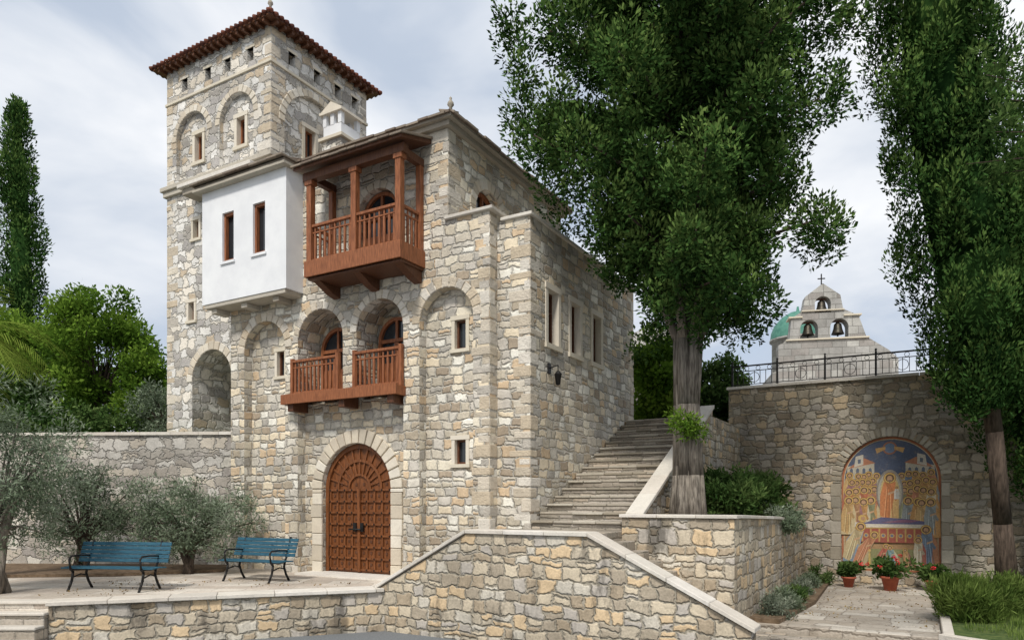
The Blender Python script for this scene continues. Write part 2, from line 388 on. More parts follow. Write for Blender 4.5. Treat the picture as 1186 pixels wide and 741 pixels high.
tc+=[A(R(c,.24,13.2,13.54),TY0-.2,TY0+.3) for c in (-11.2,-10.2,-9.4,-8.5)]
tc+=[SA(R(c,.24,13.2,13.54),-.2,.3,TX1) for c in (1.0,1.9,2.7,3.4)]
cut(tower,tc)
v=MB()
voussoirs(v,-1.83,5.45,.68,.9,yf-.015,yf+.1,M_QUOIN,13)
voussoirs(v,-7.27,5.38,.73,.95,yf-.015,yf+.1,M_QUOIN,13)
voussoirs(v,-3.61,5.48,.665,.86,yf-.018,yf+.1,M_QUOIN,13)
voussoirs(v,-5.40,5.44,.715,.9,yf-.014,yf+.1,M_QUOIN,13)
voussoirs(v,GX,1.98,1.04,1.36,yf+.19,yf+.5,M_BLOCK,17,.03,legs=.02)
voussoirs(v,-3.67,8.0,.575,.75,yf-.012,yf+.1,M_BLOCK,11,.02)
v.tf=lambda a,y,z:(-1.77-y,a,z)
voussoirs(v,1.3,8.15,.55,.78,-.02,.1,M_BLOCK,13,.02,legs=7.5)
v.tf=lambda a,y,z:(TX1-y,a,z)
voussoirs(v,1.85,11.6,1.1,1.3,-.015,.08,M_BLOCK,19,.03)
v.tf=None
for c in (-10.9,-9.05): voussoirs(v,c,11.85,.675,.85,TY0-.015,TY0+.1,M_BLOCK,13,.03)
voussoirs(v,-10.05,5.0,.825,1.05,TY0-.015,TY0+.1,M_BLOCK,13,.03)
v.obj('arch_stones',B,bevel=.012)
q=MB()
def quoins(xc,yc,sx,sy,z0,z1,m=M_QUOIN,big=.42,sml=.24):
    z=z0;k=0
    while z<z1-.1:
        h=min(random.uniform(.15,.32),z1-z); a,b=(big,sml) if k%2 else (sml,big)
        a*=random.uniform(.6,1.25); b*=random.uniform(.6,1.25); e=random.uniform(.003,.016)
        x0,x1=sorted((xc+sx*e,xc-sx*a)); y0,y1=sorted((yc+sy*e,yc-sy*b))
        q.box(x0,x1,y0,y1,z+.01,z+h-.01,m); z+=h;k+=1
quoins(0,0,1,-1,-.1,7.3)
quoins(-.76,-.3,1,-1,-.1,7.45,big=.36,sml=.24)
quoins(-1.77,-.3,1,-1,7.62,EZ-.05)
quoins(0,5.82,1,1,3.8,7.3)
quoins(TX1,TY0,1,-1,9.7,13.9); quoins(TX0,TY0,-1,-1,0,13.9); quoins(TX1,TY1,1,1,9.7,13.9)
q.obj('corner_stones',B,bevel=.022)
w=MB()
window(w,-1.62,.28,4.87,5.48,yf+.24,.16,M_WOODD,fr=.08,mullion=False)
window(w,-1.62,.28,2.47,2.98,yf+.24,.16,M_WOODD,fr=.08,mullion=False)
window(w,-6.95,.26,4.77,5.38,yf+.24,.16,M_WOODD,fr=.08,mullion=False)
for c in (-10.75,-9.0): window(w,c,.32,11.17,11.93,TY0+.12,.2,M_WOOD,fr=.1)
for c,z0,z1 in ((-10.7,8.97,9.48),(-10.9,6.72,7.23)): window(w,c,.24,z0,z1,TY0,.2,M_WOODD,fr=.08,mullion=False)
for c in (-11.2,-10.2,-9.4,-8.5):
    w.box(c-.12,c+.12,TY0+.22,TY0+.28,13.2,13.54,M_DARK); w.box(c-.18,c+.18,TY0-.02,TY0+.1,13.54,13.61,M_TRIM)  # dark back panel paints the shade in each hole
w.tf=lambda a,y,z:(TX1-y,a,z)
window(w,1.75,.38,11.02,11.88,.12,.2,M_WOOD,fr=.1)
for c in (1.0,1.9,2.7,3.4):
    w.box(c-.12,c+.12,.22,.28,13.2,13.54,M_DARK); w.box(c-.18,c+.18,-.02,.1,13.54,13.61,M_TRIM)
w.tf=lambda a,y,z:(-y,a,z)
for c in (1.0,2.12,3.32): window(w,c,.48,4.97,6.1,0,.22,M_WOODD,fr=.11)
w.tf=lambda a,y,z:(-1.77-y,a,z)
arch_door(w,1.3,1.06,7.5,8.15,.2,M_WOOD)
w.tf=None
arch_door(w,-3.61,1.05,4.15,5.35,yf+.62,M_WOOD); arch_door(w,-5.40,1.1,4.15,5.3,yf+.62,M_WOOD)
arch_door(w,-3.67,1.1,6.9,8.0,yf+.18,M_WOOD)
w.obj('windows_and_doors',B)
g=MB(); cx=GX; gy=yf+.38; r=1.03
g.prism_xz(arch(cx,2.06,.05,1.98,24),gy,gy+.06,M_GATE)
for k in range(-4,5):
    x=cx+k*.225
    g.box(x-.024,x+.024,gy-.035,gy,.1,1.98,M_GATE)
for k in range(8):
    z=.1+k*.262; g.box(cx-.98,cx+.98,gy-.045,gy-.001,z,z+.045,M_GATE)
    for j in range(-4,5):
        x=cx+j*.225; g.prism_xz([(x-.02,z+.022),(x,z+.002),(x+.02,z+.022),(x,z+.043)],gy-.062,gy-.044,M_IRON)
for k in range(1,9):
    for j in range(-4,4):
        z=.1+k*.262-.13; x=cx+j*.225+.1125
        g.box(x-.03,x+.03,gy-.018,gy,z-.01,z+.05,M_WOODD)
n=22
for ra,rb,yy in ((.93,1.03,-.06),(.62,.68,-.045),(.30,.35,-.045)):
    for k in range(n):
        a0=math.pi*k/n;a1=math.pi*(k+1)/n
        g.prism_xz([(cx+p*math.cos(a),1.98+p*math.sin(a)) for p,a in ((ra,a0),(rb,a0),(rb,a1),(ra,a1))],gy+yy,gy+.001,M_GATE)
for k in range(1,12):
    a=math.pi*k/12; c,s_=math.cos(a),math.sin(a); t=.02
    g.prism_xz([(cx+.35*c+t*s_,1.98+.35*s_-t*c),(cx+.93*c+t*s_,1.98+.93*s_-t*c),(cx+.93*c-t*s_,1.98+.93*s_+t*c),(cx+.35*c-t*s_,1.98+.35*s_+t*c)],gy-.035,gy,M_GATE)
g.box(cx-1.03,cx-.94,gy-.06,gy,.05,1.98,M_GATE); g.box(cx+.94,cx+1.03,gy-.06,gy,.05,1.98,M_GATE)
g.box(cx-.04,cx+.04,gy-.07,gy,.08,1.98,M_GATE)
g.box(cx-.16,cx-.06,gy-.08,gy-.04,1.0,1.2,M_IRON); g.box(cx+.06,cx+.14,gy-.08,gy-.04,1.0,1.2,M_IRON); g.tube((cx-.25,gy-.1,1.05),(cx+.1,gy-.1,1.05),.02,.02,M_IRON)
g.obj('arched_wooden_gate',B)
g=MB(); g.box(cx-1.35,cx+1.35,yf-.35,yf+.4,-.1,.045,M_CAP); g.obj('gate_doorstep',B)
g=MB()
g.box(-6.3,-2.9,yf-.30,yf+.5,4.08,4.17,M_WOOD); g.box(-6.33,-2.87,yf-.34,yf-.28,3.96,4.19,M_WOOD)
g.box(-6.33,-6.27,yf-.28,yf,3.96,4.16,M_WOOD); g.box(-2.93,-2.87,yf-.28,yf,3.96,4.16,M_WOOD)
for x in (-6.1,-4.5,-3.1): g.box(x-.09,x+.09,yf-.25,yf+.22,3.8,4.07,M_WOODD)
ry=yf-.08
railing(g,-6.17,-4.80,ry,4.17,5.02,M_WOOD); railing(g,-4.28,-2.97,ry,4.17,5.02,M_WOOD)
for x in (-6.20,-4.76,-4.25,-2.94): g.box(x-.04,x+.04,ry-.05,ry+.05,4.17,5.06,M_WOOD)
g.obj('lower_balcony',B,bevel=.006)
g=MB(); x0,x1=-5.0,-2.39; yo=yf-.8
g.box(x0,x1,yo,yf,6.72,6.86,M_WOOD); g.box(x0-.04,x1+.04,yo-.04,yo,6.6,6.95,M_WOOD)
g.box(x1,x1+.04,yo,yf,6.6,6.95,M_WOOD); g.box(x0-.04,x0,yo,yf,6.6,6.95,M_WOOD)
for x in (x0+.15,(x0+x1)/2,x1-.15):
    g.prism_yz([(yo+.05,6.6),(yo+.05,6.72),(yf,6.72),(yf,6.3),(yf-.25,6.36)],x-.1,x+.1,M_WOODD)
g.box(x0,x1,yo+.04,yf,6.55,6.6,M_WOODD)
for x in (x0+.06,(x0+x1)/2+.05,x1-.06):
    g.box(x-.07,x+.07,yo,yo+.14,6.86,8.78,M_WOOD)
    g.box(x-.11,x+.11,yo-.02,yo+.16,8.62,8.72,M_WOOD)
for x in (x0+.06,x1-.06): g.box(x-.06,x+.06,yf-.13,yf-.003,6.86,8.9,M_WOOD)
g.box(x0-.1,x1+.1,yo-.02,yo+.16,8.72,8.9,M_WOODD)
for x in (x0+.06,x1-.06): g.box(x-.07,x+.07,yo+.16,yf,8.74,8.9,M_WOODD)
railing(g,x0+.13,(x0+x1)/2-.02,yo+.07,6.9,7.75,M_WOOD,step=.13); railing(g,(x0+x1)/2+.12,x1-.13,yo+.07,6.9,7.75,M_WOOD,step=.13)
railing(g,yo+.14,yf-.13,x1-.07,6.9,7.75,M_WOOD,axis='y',step=.13); railing(g,yo+.14,yf-.13,x0+.07,6.9,7.75,M_WOOD,axis='y',step=.13)
g.prism_yz([(yo-.2,8.9),(yf,9.18),(yf,9.27),(yo-.2,8.97)],x0-.2,x1+.2,M_WOODD)
k=x0-.22
while k<x1+.2:
    ww=random.uniform(.22,.36); ww=min(ww,x1+.24-k); e=random.uniform(0,.03)
    g.prism_yz([(yo-.25-e,8.955),(yf,9.275),(yf,9.33),(yo-.25-e,9.0)],k+.005,k+ww-.005,M_TILEB); k+=ww
g.obj('upper_wooden_balcony',B,bevel=.006)
g=MB(); g.box(-8.92,-5.94,-.82,.29,6.6,9.38,M_PLASTER); bay=g.obj('white_plaster_bay',B)
cut(bay,[A(R(-7.95,.42,7.55,8.75),-1,-.62),A(R(-6.85,.42,7.55,8.75),-1,-.62)])
g=MB()
for c in (-7.95,-6.85):
    g.box(c-.21,c+.21,-.66,-.64,7.55,8.75,M_GLASS)
    for a,b,z0,z1 in ((c-.21,c-.15,7.55,8.75),(c+.15,c+.21,7.55,8.75),(c-.15,c+.15,7.55,7.62),(c-.15,c+.15,8.68,8.75)):
        g.box(a,b,-.76,-.67,z0,z1,M_WOOD)
    g.box(c-.26,c+.26,-.86,-.8,7.49,7.55,M_PLASTER)
g.obj('bay_windows',B)
g=MB(); g.box(-8.85,-6.0,-.80,-.3,6.5,6.6,M_LEDGE)
for x in (-8.6,-7.5,-6.4): g.box(x-.1,x+.1,-.72,-.3,6.38,6.5,M_LEDGE)
g.box(-9.08,-5.82,-1.0,.25,9.38,9.45,M_LEDGE); g.box(-9.04,-5.85,-.96,.25,9.45,9.53,M_TILEB)
g.prism_yz([(-1.0,9.53),(.29,9.53),(.29,9.95)],-9.04,-5.85,M_TILEB)
k=-9.1
while k<-5.85: ww=random.uniform(.25,.5); ww=min(ww,-5.8-k); g.box(k+.005,k+ww-.005,-1.06-random.uniform(0,.03),-.6,9.53,9.58,M_TILEB); k+=ww
g.obj('bay_roof_and_corbels',B,bevel=.008)
g=MB(); g.box(-8.5,-1.66,-.42,5.12,EZ-.07,EZ+.03,M_LEDGE); roof(g,-7.7,-1.77,-.3,5.0,EZ+.035,.22,.9,M_LEDGE,M_TILEB,.05,tiles=False,slabs=True)
fin=[(0,.26),(.03,.22),(.02,.18),(.06,.13),(.07,.08),(.03,.03),(.06,-.15),(0,-.15)]
g.lathe(fin,(-1.6,-.45,EZ+.2),M_LEDGE,10)
g.obj('main_roof',B)
g=MB(); roof(g,TX0,TX1,TY0,TY1,13.93,.27,.85,M_WOODD,M_TILE,.08)
for k in range(18):
    x=TX0+(TX1-TX0)*k/17; g.box(x-.04,x+.04,TY0-.25,TY0-.02,13.85,13.93,M_WOODD)
for k in range(15):
    y=TY0+(TY1-TY0)*k/14; g.box(TX1+.02,TX1+.25,y-.04,y+.04,13.85,13.93,M_WOODD)
g.lathe(fin,(TX1+.15,TY0-.15,14.2),M_LEDGE,10)
g.obj('tower_roof',B)
g=MB()
def band(x0,x1,y0,y1,z0,z1,p,m): g.box(x0-p,x1+p,y0-p,y1+p,z0,z1,m)
band(TX0,TX1,TY0,TY1,12.95,13.03,.04,M_TRIM)
band(TX0,TX1,TY0,TY1,10.35,10.5,.08,M_LEDGE); band(TX0,TX1,TY0,TY1,10.5,10.62,.14,M_LEDGE)
g.box(-1.83,-.66,-.38,5.0,7.5,7.57,M_CAP); g.box(-.66,.06,-.06,5.88,7.35,7.42,M_CAP)
g.box(-10.6,-7.9,-.2,.3,9.95,10.12,M_LEDGE); g.box(-10.7,-7.8,-.3,.3,10.12,10.22,M_CAP)
g.obj('stone_ledges',B,bevel=.01)
g=MB(); c=-6.93
g.box(c-.34,c+.34,1.65,2.4,9.6,11.35,M_TOWER); g.box(c-.42,c+.42,1.57,2.48,11.35,11.43,M_TRIM)
g.box(c-.32,c+.32,1.67,2.38,11.43,11.75,M_PLASTER)
for dx in (-.27,0,.27):
    for yy in (1.72,2.33): g.box(c+dx-.06,c+dx+.06,yy-.06,yy+.06,11.75,12.05,M_PLASTER)
g.box(c-.4,c+.4,1.59,2.46,12.05,12.12,M_TRIM); g.prism_xz([(c-.38,12.12),(c+.38,12.12),(c,12.35)],1.61,2.44,M_TRIM)
g.obj('chimney',B)
g=MB(); g.tube((0,.8,4.45),(.22,.8,4.5),.012,.012,M_IRON); g.tube((.22,.8,4.5),(.22,.8,4.4),.01,.01,M_IRON)
g.lathe([(.01,.42),(.09,.33),(.08,.32),(.05,.12),(.0,.1)],(.22,.8,3.98),M_IRON,6); g.box(0.0,.03,.74,.86,4.35,4.55,M_IRON)
g.obj('wall_lantern',B)

# ================================================================== STAIRS, WALLS
g=MB(); zf=1.12
g.prism_xz([(-2.41,-.85),(4.58,-.85),(4.58,-.2),(2.0,zf),(-.35,zf),(-2.41,-.0)],-1.74,-1.42,M_FRONT)
def cap_path(mb,pts,y0,y1,th,m,seg=.75):
    for (xa,za),(xb,zb) in zip(pts[:-1],pts[1:]):
        L=math.hypot(xb-xa,zb-za); n=max(1,round(L/seg))
        for k in range(n):
            a=k/n+.004/L;b=(k+1)/n-.004/L
            p=(xa+(xb-xa)*a,za+(zb-za)*a);q_=(xa+(xb-xa)*b,za+(zb-za)*b)
            j=random.uniform(-.012,.012)
            mb.prism_xz([p,q_,(q_[0],q_[1]+th),(p[0],p[1]+th)],y0+j,y1+j,m)
cap_path(g,[(-2.45,.002),(-.37,zf+.002),(2.02,zf+.002),(4.64,-.2)],-1.8,-1.36,.07,M_CAP)
g.obj('parapet_wall',None,mw=FM,bevel=.008)
g=MB()
for k in range(6): g.box(-2.3+k*.3,-.5,-1.42,-.31,-.3,.19*(k+1)-.002,M_STEP)
g.box(-.5,1.97,-1.42,-.001,-.5,1.15,M_STEP)
for k in range(10):
    z=1.15-(k+1)*.165; g.box(1.97+.26*k,1.97+.26*(k+1),-1.42,-.13,-.84,z,M_STEP)
N=16
for k in range(N):
    z=1.15+(k+1)*.166; y=.02+k*.345
    g.box(.02,1.97,y,y+.345,1.0,z-.05,M_STEP)
    x=.02
    while x<1.96:
        ww=min(random.uniform(.3,.75),1.97-x)
        if 1.97-(x+ww)<.15: ww=1.97-x
        e=random.uniform(-.02,.03); dz=random.uniform(-.01,.008)
        g.box(x+.004,x+ww-.004,y-.03-e,y+.33,z-.05,z+dz,M_LEDGE if random.random()<.5 else M_ARCHOLD); x+=ww
g.obj('stone_staircase',None,mw=FM,bevel=.012)
g=MB()
g.box(1.97,3.98,-.13,.17,-.85,1.4,M_FRONT)
g.prism_yz([(.17,-.85),(8.45,-.85),(8.45,1.05),(4,1.3),(.17,1.4)],3.68,3.98,M_FRONT)
g.prism_yz([(.17,-.85),(5.4,-.85),(5.4,4.0),(.17,1.4)],1.97,2.22,M_FRONT)
def ycap(pts,x0,x1,th,m,seg=.8):
    for (ya,za),(yb,zb) in zip(pts[:-1],pts[1:]):
        L=math.hypot(yb-ya,zb-za);n=max(1,round(L/seg))
        for k in range(n):
            a=k/n+.004/L;b=(k+1)/n-.004/L
            p=(ya+(yb-ya)*a,za+(zb-za)*a);q_=(ya+(yb-ya)*b,za+(zb-za)*b)
            g.prism_yz([p,q_,(q_[0],q_[1]+th),(p[0],p[1]+th)],x0,x1,m)
ycap([(.19,1.402),(5.4,4.002)],1.92,2.27,.08,M_CAP)
ycap([(.19,1.402),(4,1.302),(8.45,1.052)],3.62,4.04,.06,M_CAP)
cap_path(g,[(1.93,1.402),(4.04,1.402)],-.19,.185,.06,M_CAP)
g.obj('planter_wall',None,mw=FM,bevel=.008)
g=MB(); g.box(2.22,3.68,.17,8.45,0,1.28,M_SOIL); g.obj('planter_soil',None,mw=FM)
g=MB(); g.box(1.9,14,8.5,9.0,-.85,4.9,M_MURALWALL); mw=g.obj('mural_wall',None,mw=FM)
cut(mw,[A(arch(6.0,2.3,-.14,2.23,24),8.2,8.6)])
g=MB(); k=1.85
while k<14:
    L=random.uniform(.6,1.0); g.box(k+.004,k+L-.004,8.43,9.07,4.9,4.97,M_CAP); k+=L
g.obj('wall_coping',mw)
g=MB(); voussoirs(g,6.0,2.23,1.15,1.38,8.485,8.6,M_ARCHOLD,29,.05,legs=-.14); g.obj('mural_arch_stones',mw,bevel=.012)
g=MB(); zb=4.97
for a,b in ((1.95,13.9),):
    g.box(a,b,8.72,8.75,zb+.60,zb+.64,M_IRON); g.box(a,b,8.725,8.745,zb+.08,zb+.1,M_IRON); g.box(a,b,8.725,8.745,zb+.46,zb+.48,M_IRON)
    x=a;i=0
    while x<b:
        if i%8==0: g.box(x-.025,x+.025,8.71,8.76,zb,zb+.7,M_IRON); g.lathe([(0,.09),(.04,.05),(0,0)],(x,8.735,zb+.69),M_IRON,8)
        else: g.box(x-.008,x+.008,8.727,8.743,zb+.1,zb+.46,M_IRON)
        if i%2==0:
            for q_ in range(8):
                a0=q_*math.pi/4;a1=(q_+1)*math.pi/4
                g.tube((x+.1+.06*math.cos(a0),8.735,zb+.54+.06*math.sin(a0)),(x+.1+.06*math.cos(a1),8.735,zb+.54+.06*math.sin(a1)),.008,.008,M_IRON,4,False)
        if i%8==4:
            for q_ in range(10):
                a0=q_*math.pi/5;a1=(q_+1)*math.pi/5
                g.tube((x+.14*math.cos(a0),8.72,zb+.28+.14*math.sin(a0)),(x+.14*math.cos(a1),8.72,zb+.28+.14*math.sin(a1)),.01,.01,M_IRON,4,False)
        x+=.155;i+=1
g.obj('iron_railing',None,mw=FM)

# ---------------- mural painting (flat painted panel)
class Paint:
    def __init__(s): s.v=[];s.f=[];s.c=[];s.y=8.592
    def poly(s,pts,c):
        s.y-=.00007; b=len(s.v)
        for x,z in pts: s.v.append((6.0+x,s.y,z))
        s.f.append(list(range(b,b+len(pts)))); s.c.append(c)
    def disc(s,x,z,r,c,sx=1,n=14): s.poly([(x+sx*r*math.cos(2*math.pi*k/n),z+r*math.sin(2*math.pi*k/n)) for k in range(n)],c)
    def fig(s,x,z,h,robe,under,lean=0,halo=True):
        w=h*.18
        s.poly([(x-w,z),(x+w*.9,z),(x+w*.95+lean*.4,z+h*.55),(x+w*.6+lean,z+h*.8),(x-w*.6+lean,z+h*.8),(x-w*.95+lean*.4,z+h*.55)],under)
        s.poly([(x-w,z+h*.1),(x-w*.1,z),(x+w*.5+lean*.5,z+h*.5),(x+w*.6+lean,z+h*.8),(x-w*.6+lean,z+h*.8),(x-w+lean*.4,z+h*.5)],robe)
        dk=tuple(q*.5 for q in robe); lt=tuple(min(.7,q*1.5+.08) for q in robe)
        for t,cc in ((-.6,lt),(-.45,dk),(-.1,dk),(.05,lt),(.3,dk)): s.poly([(x+w*t,z+h*.06),(x+w*t+.014,z+h*.06),(x+w*t*.5+lean*.7+.01,z+h*.7),(x+w*t*.5+lean*.7,z+h*.7)],cc)
        s.poly([(x-w*.6+lean,z+h*.8),(x-w*.1+lean,z+h*.8),(x+w*.8+lean*.4,z+h*.45),(x+w*.6+lean*.4,z+h*.40)],tuple(q*.75 for q in robe))
        hx=x+lean*1.15; hz=z+h*.88
        if halo: s.disc(hx,hz,h*.120,(.28,.15,.05)); s.disc(hx,hz,h*.106,(.56,.37,.12))
        s.disc(hx,hz-.002,h*.082,(.11,.06,.04)); s.disc(hx,hz-h*.014,h*.064,(.44,.26,.15),.8)
        s.poly([(hx-h*.04,hz-h*.04),(hx+h*.04,hz-h*.04),(hx,hz-h*.11)],(.20,.13,.09))
        s.poly([(x+lean*.6-w*.2,z+h*.52),(x+lean*.6+w*.5,z+h*.58),(x+lean*.6+w*.5,z+h*.62),(x+lean*.6-w*.2,z+h*.57)],(.50,.31,.18))
P=Paint()
P.poly(arch(0,2.28,-.13,2.23,28),(.36,.12,.06)); P.poly(arch(0,2.18,-.08,2.23,28),(.50,.42,.28)); P.poly(arch(0,2.14,-.06,2.23,28),(.06,.09,.16))
P.poly([(-1.07,-.06),(1.07,-.06),(1.07,.75),(-1.07,.75)],(.24,.24,.11))
P.poly([(-1.07,.45),(1.07,.45),(1.07,2.0),(-1.07,2.0)],(.36,.22,.11))
for sx in (-1,1):
    P.poly([(sx*.36,1.9),(sx*1.05,1.9),(sx*1.0,2.62),(sx*.36,2.72)],(.46,.42,.34))
    P.poly([(sx*.33,2.70),(sx*.98,2.56),(sx*.9,2.64),(sx*.60,2.84)],(.40,.17,.10))
    for q_ in (.42,.57,.72,.87):
        P.poly([(sx*q_,2.38),(sx*(q_+.07),2.38),(sx*(q_+.07),2.54),(sx*(q_+.035),2.58),(sx*q_,2.54)],(.09,.12,.18))
    P.poly([(sx*.62,2.66),(sx*.84,2.60),(sx*.80,2.88),(sx*.62,2.93)],(.52,.48,.41)); P.poly([(sx*.68,2.70),(sx*.75,2.69),(sx*.75,2.80),(sx*.68,2.81)],(.09,.12,.18))
P.disc(0,3.08,.17,(.30,.13,.08)); P.disc(0,3.08,.13,(.12,.18,.28))
P.poly([(-.3,2.95),(-.1,3.05),(-.1,3.12),(-.34,3.08)],(.50,.30,.12)); P.poly([(.3,2.95),(.1,3.05),(.1,3.12),(.34,3.08)],(.50,.30,.12))
robes=[(.42,.13,.07),(.14,.19,.27),(.52,.42,.25),(.22,.23,.13),(.48,.26,.10),(.30,.15,.16),(.48,.20,.12),(.26,.29,.29),(.54,.47,.34),(.38,.20,.10),(.50,.32,.14)]
rr=random.Random(3)
for row,(z,h,n_,x0_) in enumerate([(1.70,.78,5,.34),(1.45,.84,5,.40),(1.15,.94,5,.36),(.80,1.02,4,.48)]):
    for sg in (-1,1):
        for k in range(n_):
            x=sg*(x0_+(.97-x0_)*k/(n_-1))
            P.fig(x,z+rr.uniform(-.05,.05),h,robes[rr.randrange(11)],robes[rr.randrange(11)],lean=-.08*sg*rr.random())
P.disc(0,1.92,.60,(.24,.22,.20),.52,22); P.disc(0,1.92,.53,(.38,.36,.30),.52,22); P.disc(0,1.94,.44,(.50,.38,.17),.50,22)
P.fig(0,1.20,1.25,(.54,.20,.08),(.56,.36,.15))
P.fig(.16,1.75,.34,(.60,.58,.52),(.5,.5,.46))
P.poly([(-.72,.62),(.78,.62),(.78,1.02),(-.72,1.02)],(.32,.08,.06))
for q_ in range(7): P.poly([(-.66+q_*.2,.64),(-.62+q_*.2,.64),(-.62+q_*.2,.98),(-.66+q_*.2,.98)],(.45,.28,.10)); P.disc(-.55+q_*.2,.8,.06,(.45,.30,.12)); P.disc(-.55+q_*.2,.8,.035,(.14,.16,.24))
P.poly([(-.82,1.0),(.84,1.0),(.84,1.10),(-.82,1.14)],(.58,.53,.44)); P.poly([(-.82,.98),(.84,.98),(.84,1.01),(-.82,1.01)],(.42,.26,.08))
P.poly([(-.60,1.12),(-.2,1.28),(.4,1.24),(.78,1.18),(.78,1.1),(-.6,1.1)],(.10,.10,.20)); P.poly([(-.2,1.14),(.5,1.15),(.7,1.2),(.3,1.22)],(.22,.10,.17))
P.disc(-.64,1.24,.10,(.56,.37,.12)); P.disc(-.62,1.24,.055,(.44,.26,.15))
P.fig(-.93,.1,1.05,(.48,.38,.22),(.2,.27,.35),lean=.22); P.fig(-.70,.0,.92,(.46,.20,.11),(.42,.34,.2),lean=.3)
P.fig(.93,.05,1.05,(.16,.22,.30),(.4,.18,.1),lean=-.1); P.fig(.7,0,.8,(.50,.44,.32),(.32,.1,.08),lean=-.05)
P.fig(-.22,-.02,.62,(.38,.10,.07),(.12,.26,.2),lean=.12); P.fig(.12,-.02,.58,(.16,.27,.29),(.44,.42,.28),lean=-.1); P.fig(.42,.0,.5,(.46,.27,.12),(.26,.1,.1),lean=-.06)
P.poly([(-.5,-.0),(-.44,-.0),(-.45,.35),(-.49,.35)],(.50,.36,.12)); P.disc(-.47,.4,.035,(.6,.42,.15))
me=bpy.data.meshes.new('mural_painting'); me.from_pydata(P.v,[],P.f)
ca=me.color_attributes.new('Col','FLOAT_COLOR','CORNER')
for p_,c in zip(me.polygons,P.c):
    for li in p_.loop_indices: ca.data[li].color=(c[0],c[1],c[2],1)
s=NT('fresco_paint'); a=s.n('ShaderNodeAttribute'); a.attribute_name='Col'; ob=s.obj()
f=s.noise(ob,22,5,.7); f2=s.noise(ob,2.2,4); vv=s.math('ADD',s.math('MULTIPLY',f,1.2),s.math('ADD',.12,s.math('MULTIPLY',f2,.5)))
col=s.mix(1.0,a.outputs['Color'],s.comb(vv,vv,vv),'MULTIPLY'); col=s.mix(s.smooth(s.noise(ob,5,6,.8),.5,.75,.08,.42),col,(.42,.32,.20))
s.bsdf(col,.75,spec=.2); me.materials.append(s.m)
o=bpy.data.objects.new('mural_painting',me); COL.objects.link(o); o.matrix_world=FM

# ================================================================== GROUND
g=MB(); S=900
g.add([(-S,-S,-.8),(S,-S,-.8),(S,S,-.8),(-S,S,-.8)],[(0,1,2,3)],M_ASPH); g.obj('ground',fix=False)
P1=FM@Vector((-2.41,-1.74,0)); P1b=FM@Vector((-2.41,-1.42,0)); Pc=FM@Vector((-1.0,-1.42,0)); Pd=FM@Vector((-1.0,0.5,0)); Pe=FM@Vector((-8.5,1.0,0))
E0=Vector((-7.7,11.88,0))
g=MB()
poly=[(E0.x,E0.y),(P1.x,P1.y),(P1b.x,P1b.y),(Pc.x,Pc.y),(Pd.x,Pd.y),(Pe.x,Pe.y),(-22,20),(-22,11.88)]
g.prism_xy(poly,-.85,0,M_PAVE); g.obj('terrace')
g=MB(); d=(P1-E0).to_2d(); L=d.length; d.normalize()
TM=Matrix.Translation((E0.x,E0.y,0))@Matrix.Rotation(math.atan2(d.y,d.x),4,'Z')
g.box(-.05,L+.12,-.12,-.003,-.85,-.04,M_FRONT)
k=-.08
while k<L+.05:
    q_=min(random.uniform(.7,1.1),L+.1-k)
    if q_<.1: break
    j=random.uniform(-.015,.015)
    g.box(k+.004,k+q_-.004,-.19+j,.3,-.04,.03,M_CAP); k+=q_
g.obj('terrace_wall',mw=TM,bevel=.008)
g=MB()
for k in range(4):
    z=-.2*(k+1)+.06; y1_=11.88-.22*k-.001
    g.box(-22,E0.x-.02,y1_-.22,y1_,-.84,z-.05,M_STEP); g.box(-22,E0.x-.0,y1_-.25,y1_,z-.05,z,M_CAP)
g.box(-22,E0.x-.02,11.84,12.15,-.03,.02,M_CAP)
g.obj('terrace_steps',bevel=.012)
g=MB(); g.prism_xy([(-16,15.2),(-9,15.9),(-6.9,16.9),(-7.3,18.2),(-16,18.7)],.004,.07,M_SOIL); g.obj('planting_bed')
a=FM@Vector((-8.5,.1,0)); WM=Matrix.Translation((a.x,a.y,0))@Matrix.Rotation(math.radians(176.5),4,'Z')
g=MB(); g.box(-.3,22,-.5,0,-.1,3.42,M_LEFT)
k=-.0
while k<22: q_=random.uniform(.5,.9); g.box(k+.004,k+q_-.004,-.55,.06,3.42,3.5,M_CAP); k+=q_
g.obj('retaining_wall',mw=WM)
g=MB()
g.prism_xy([(-90,26),(-29,20.2),(-7.6,18.7),(-6.0,21.5),(-2,21),(-2,90),(-90,90)],-.8,3.35,M_GRASS)
g.obj('upper_garden_ground')
g=MB(); g.box(-7,1.96,5.83,40,-.8,3.806,M_PATH); g.box(.0,1.96,5.54,5.829,-.8,3.806,M_PATH); g.box(1.965,60,9.02,60,-.8,4.85,M_PATH)
g.box(1.965,2.22,5.41,8.44,-.5,3.8,M_FRONT)
g.obj('upper_terrace_ground',mw=FM)
g=MB(); g.box(4.0,7.0,1.0,8.49,-.84,-.5,M_PATH); g.box(4.0,7.0,.6,1.0,-.84,-.65,M_STEP)
g.obj('garden_path',mw=FM,bevel=.012)
g=MB(); g.prism_xy([(7.16,.9),(13.5,-2.4),(20,4),(20,8.49),(7.16,8.49)],-.84,-.44,M_GRASS); g.obj('grass_bed',mw=FM)
g=MB(); g.box(7.0,7.155,.75,8.45,-.84,-.38,M_CAP)
dd=Vector((6.34,-3.3)).normalized()
for k in range(8):
    p=Vector((7.0,.75))+dd*(k*.8); q_=Vector((7.0,.75))+dd*((k+1)*.8-.01); nn=Vector((-dd.y,dd.x))*.15
    g.prism_xy([tuple(p-nn*1),tuple(q_-nn),tuple(q_),tuple(p)],-.84,-.379,M_CAP)
g.obj('garden_kerb',mw=FM,bevel=.01)
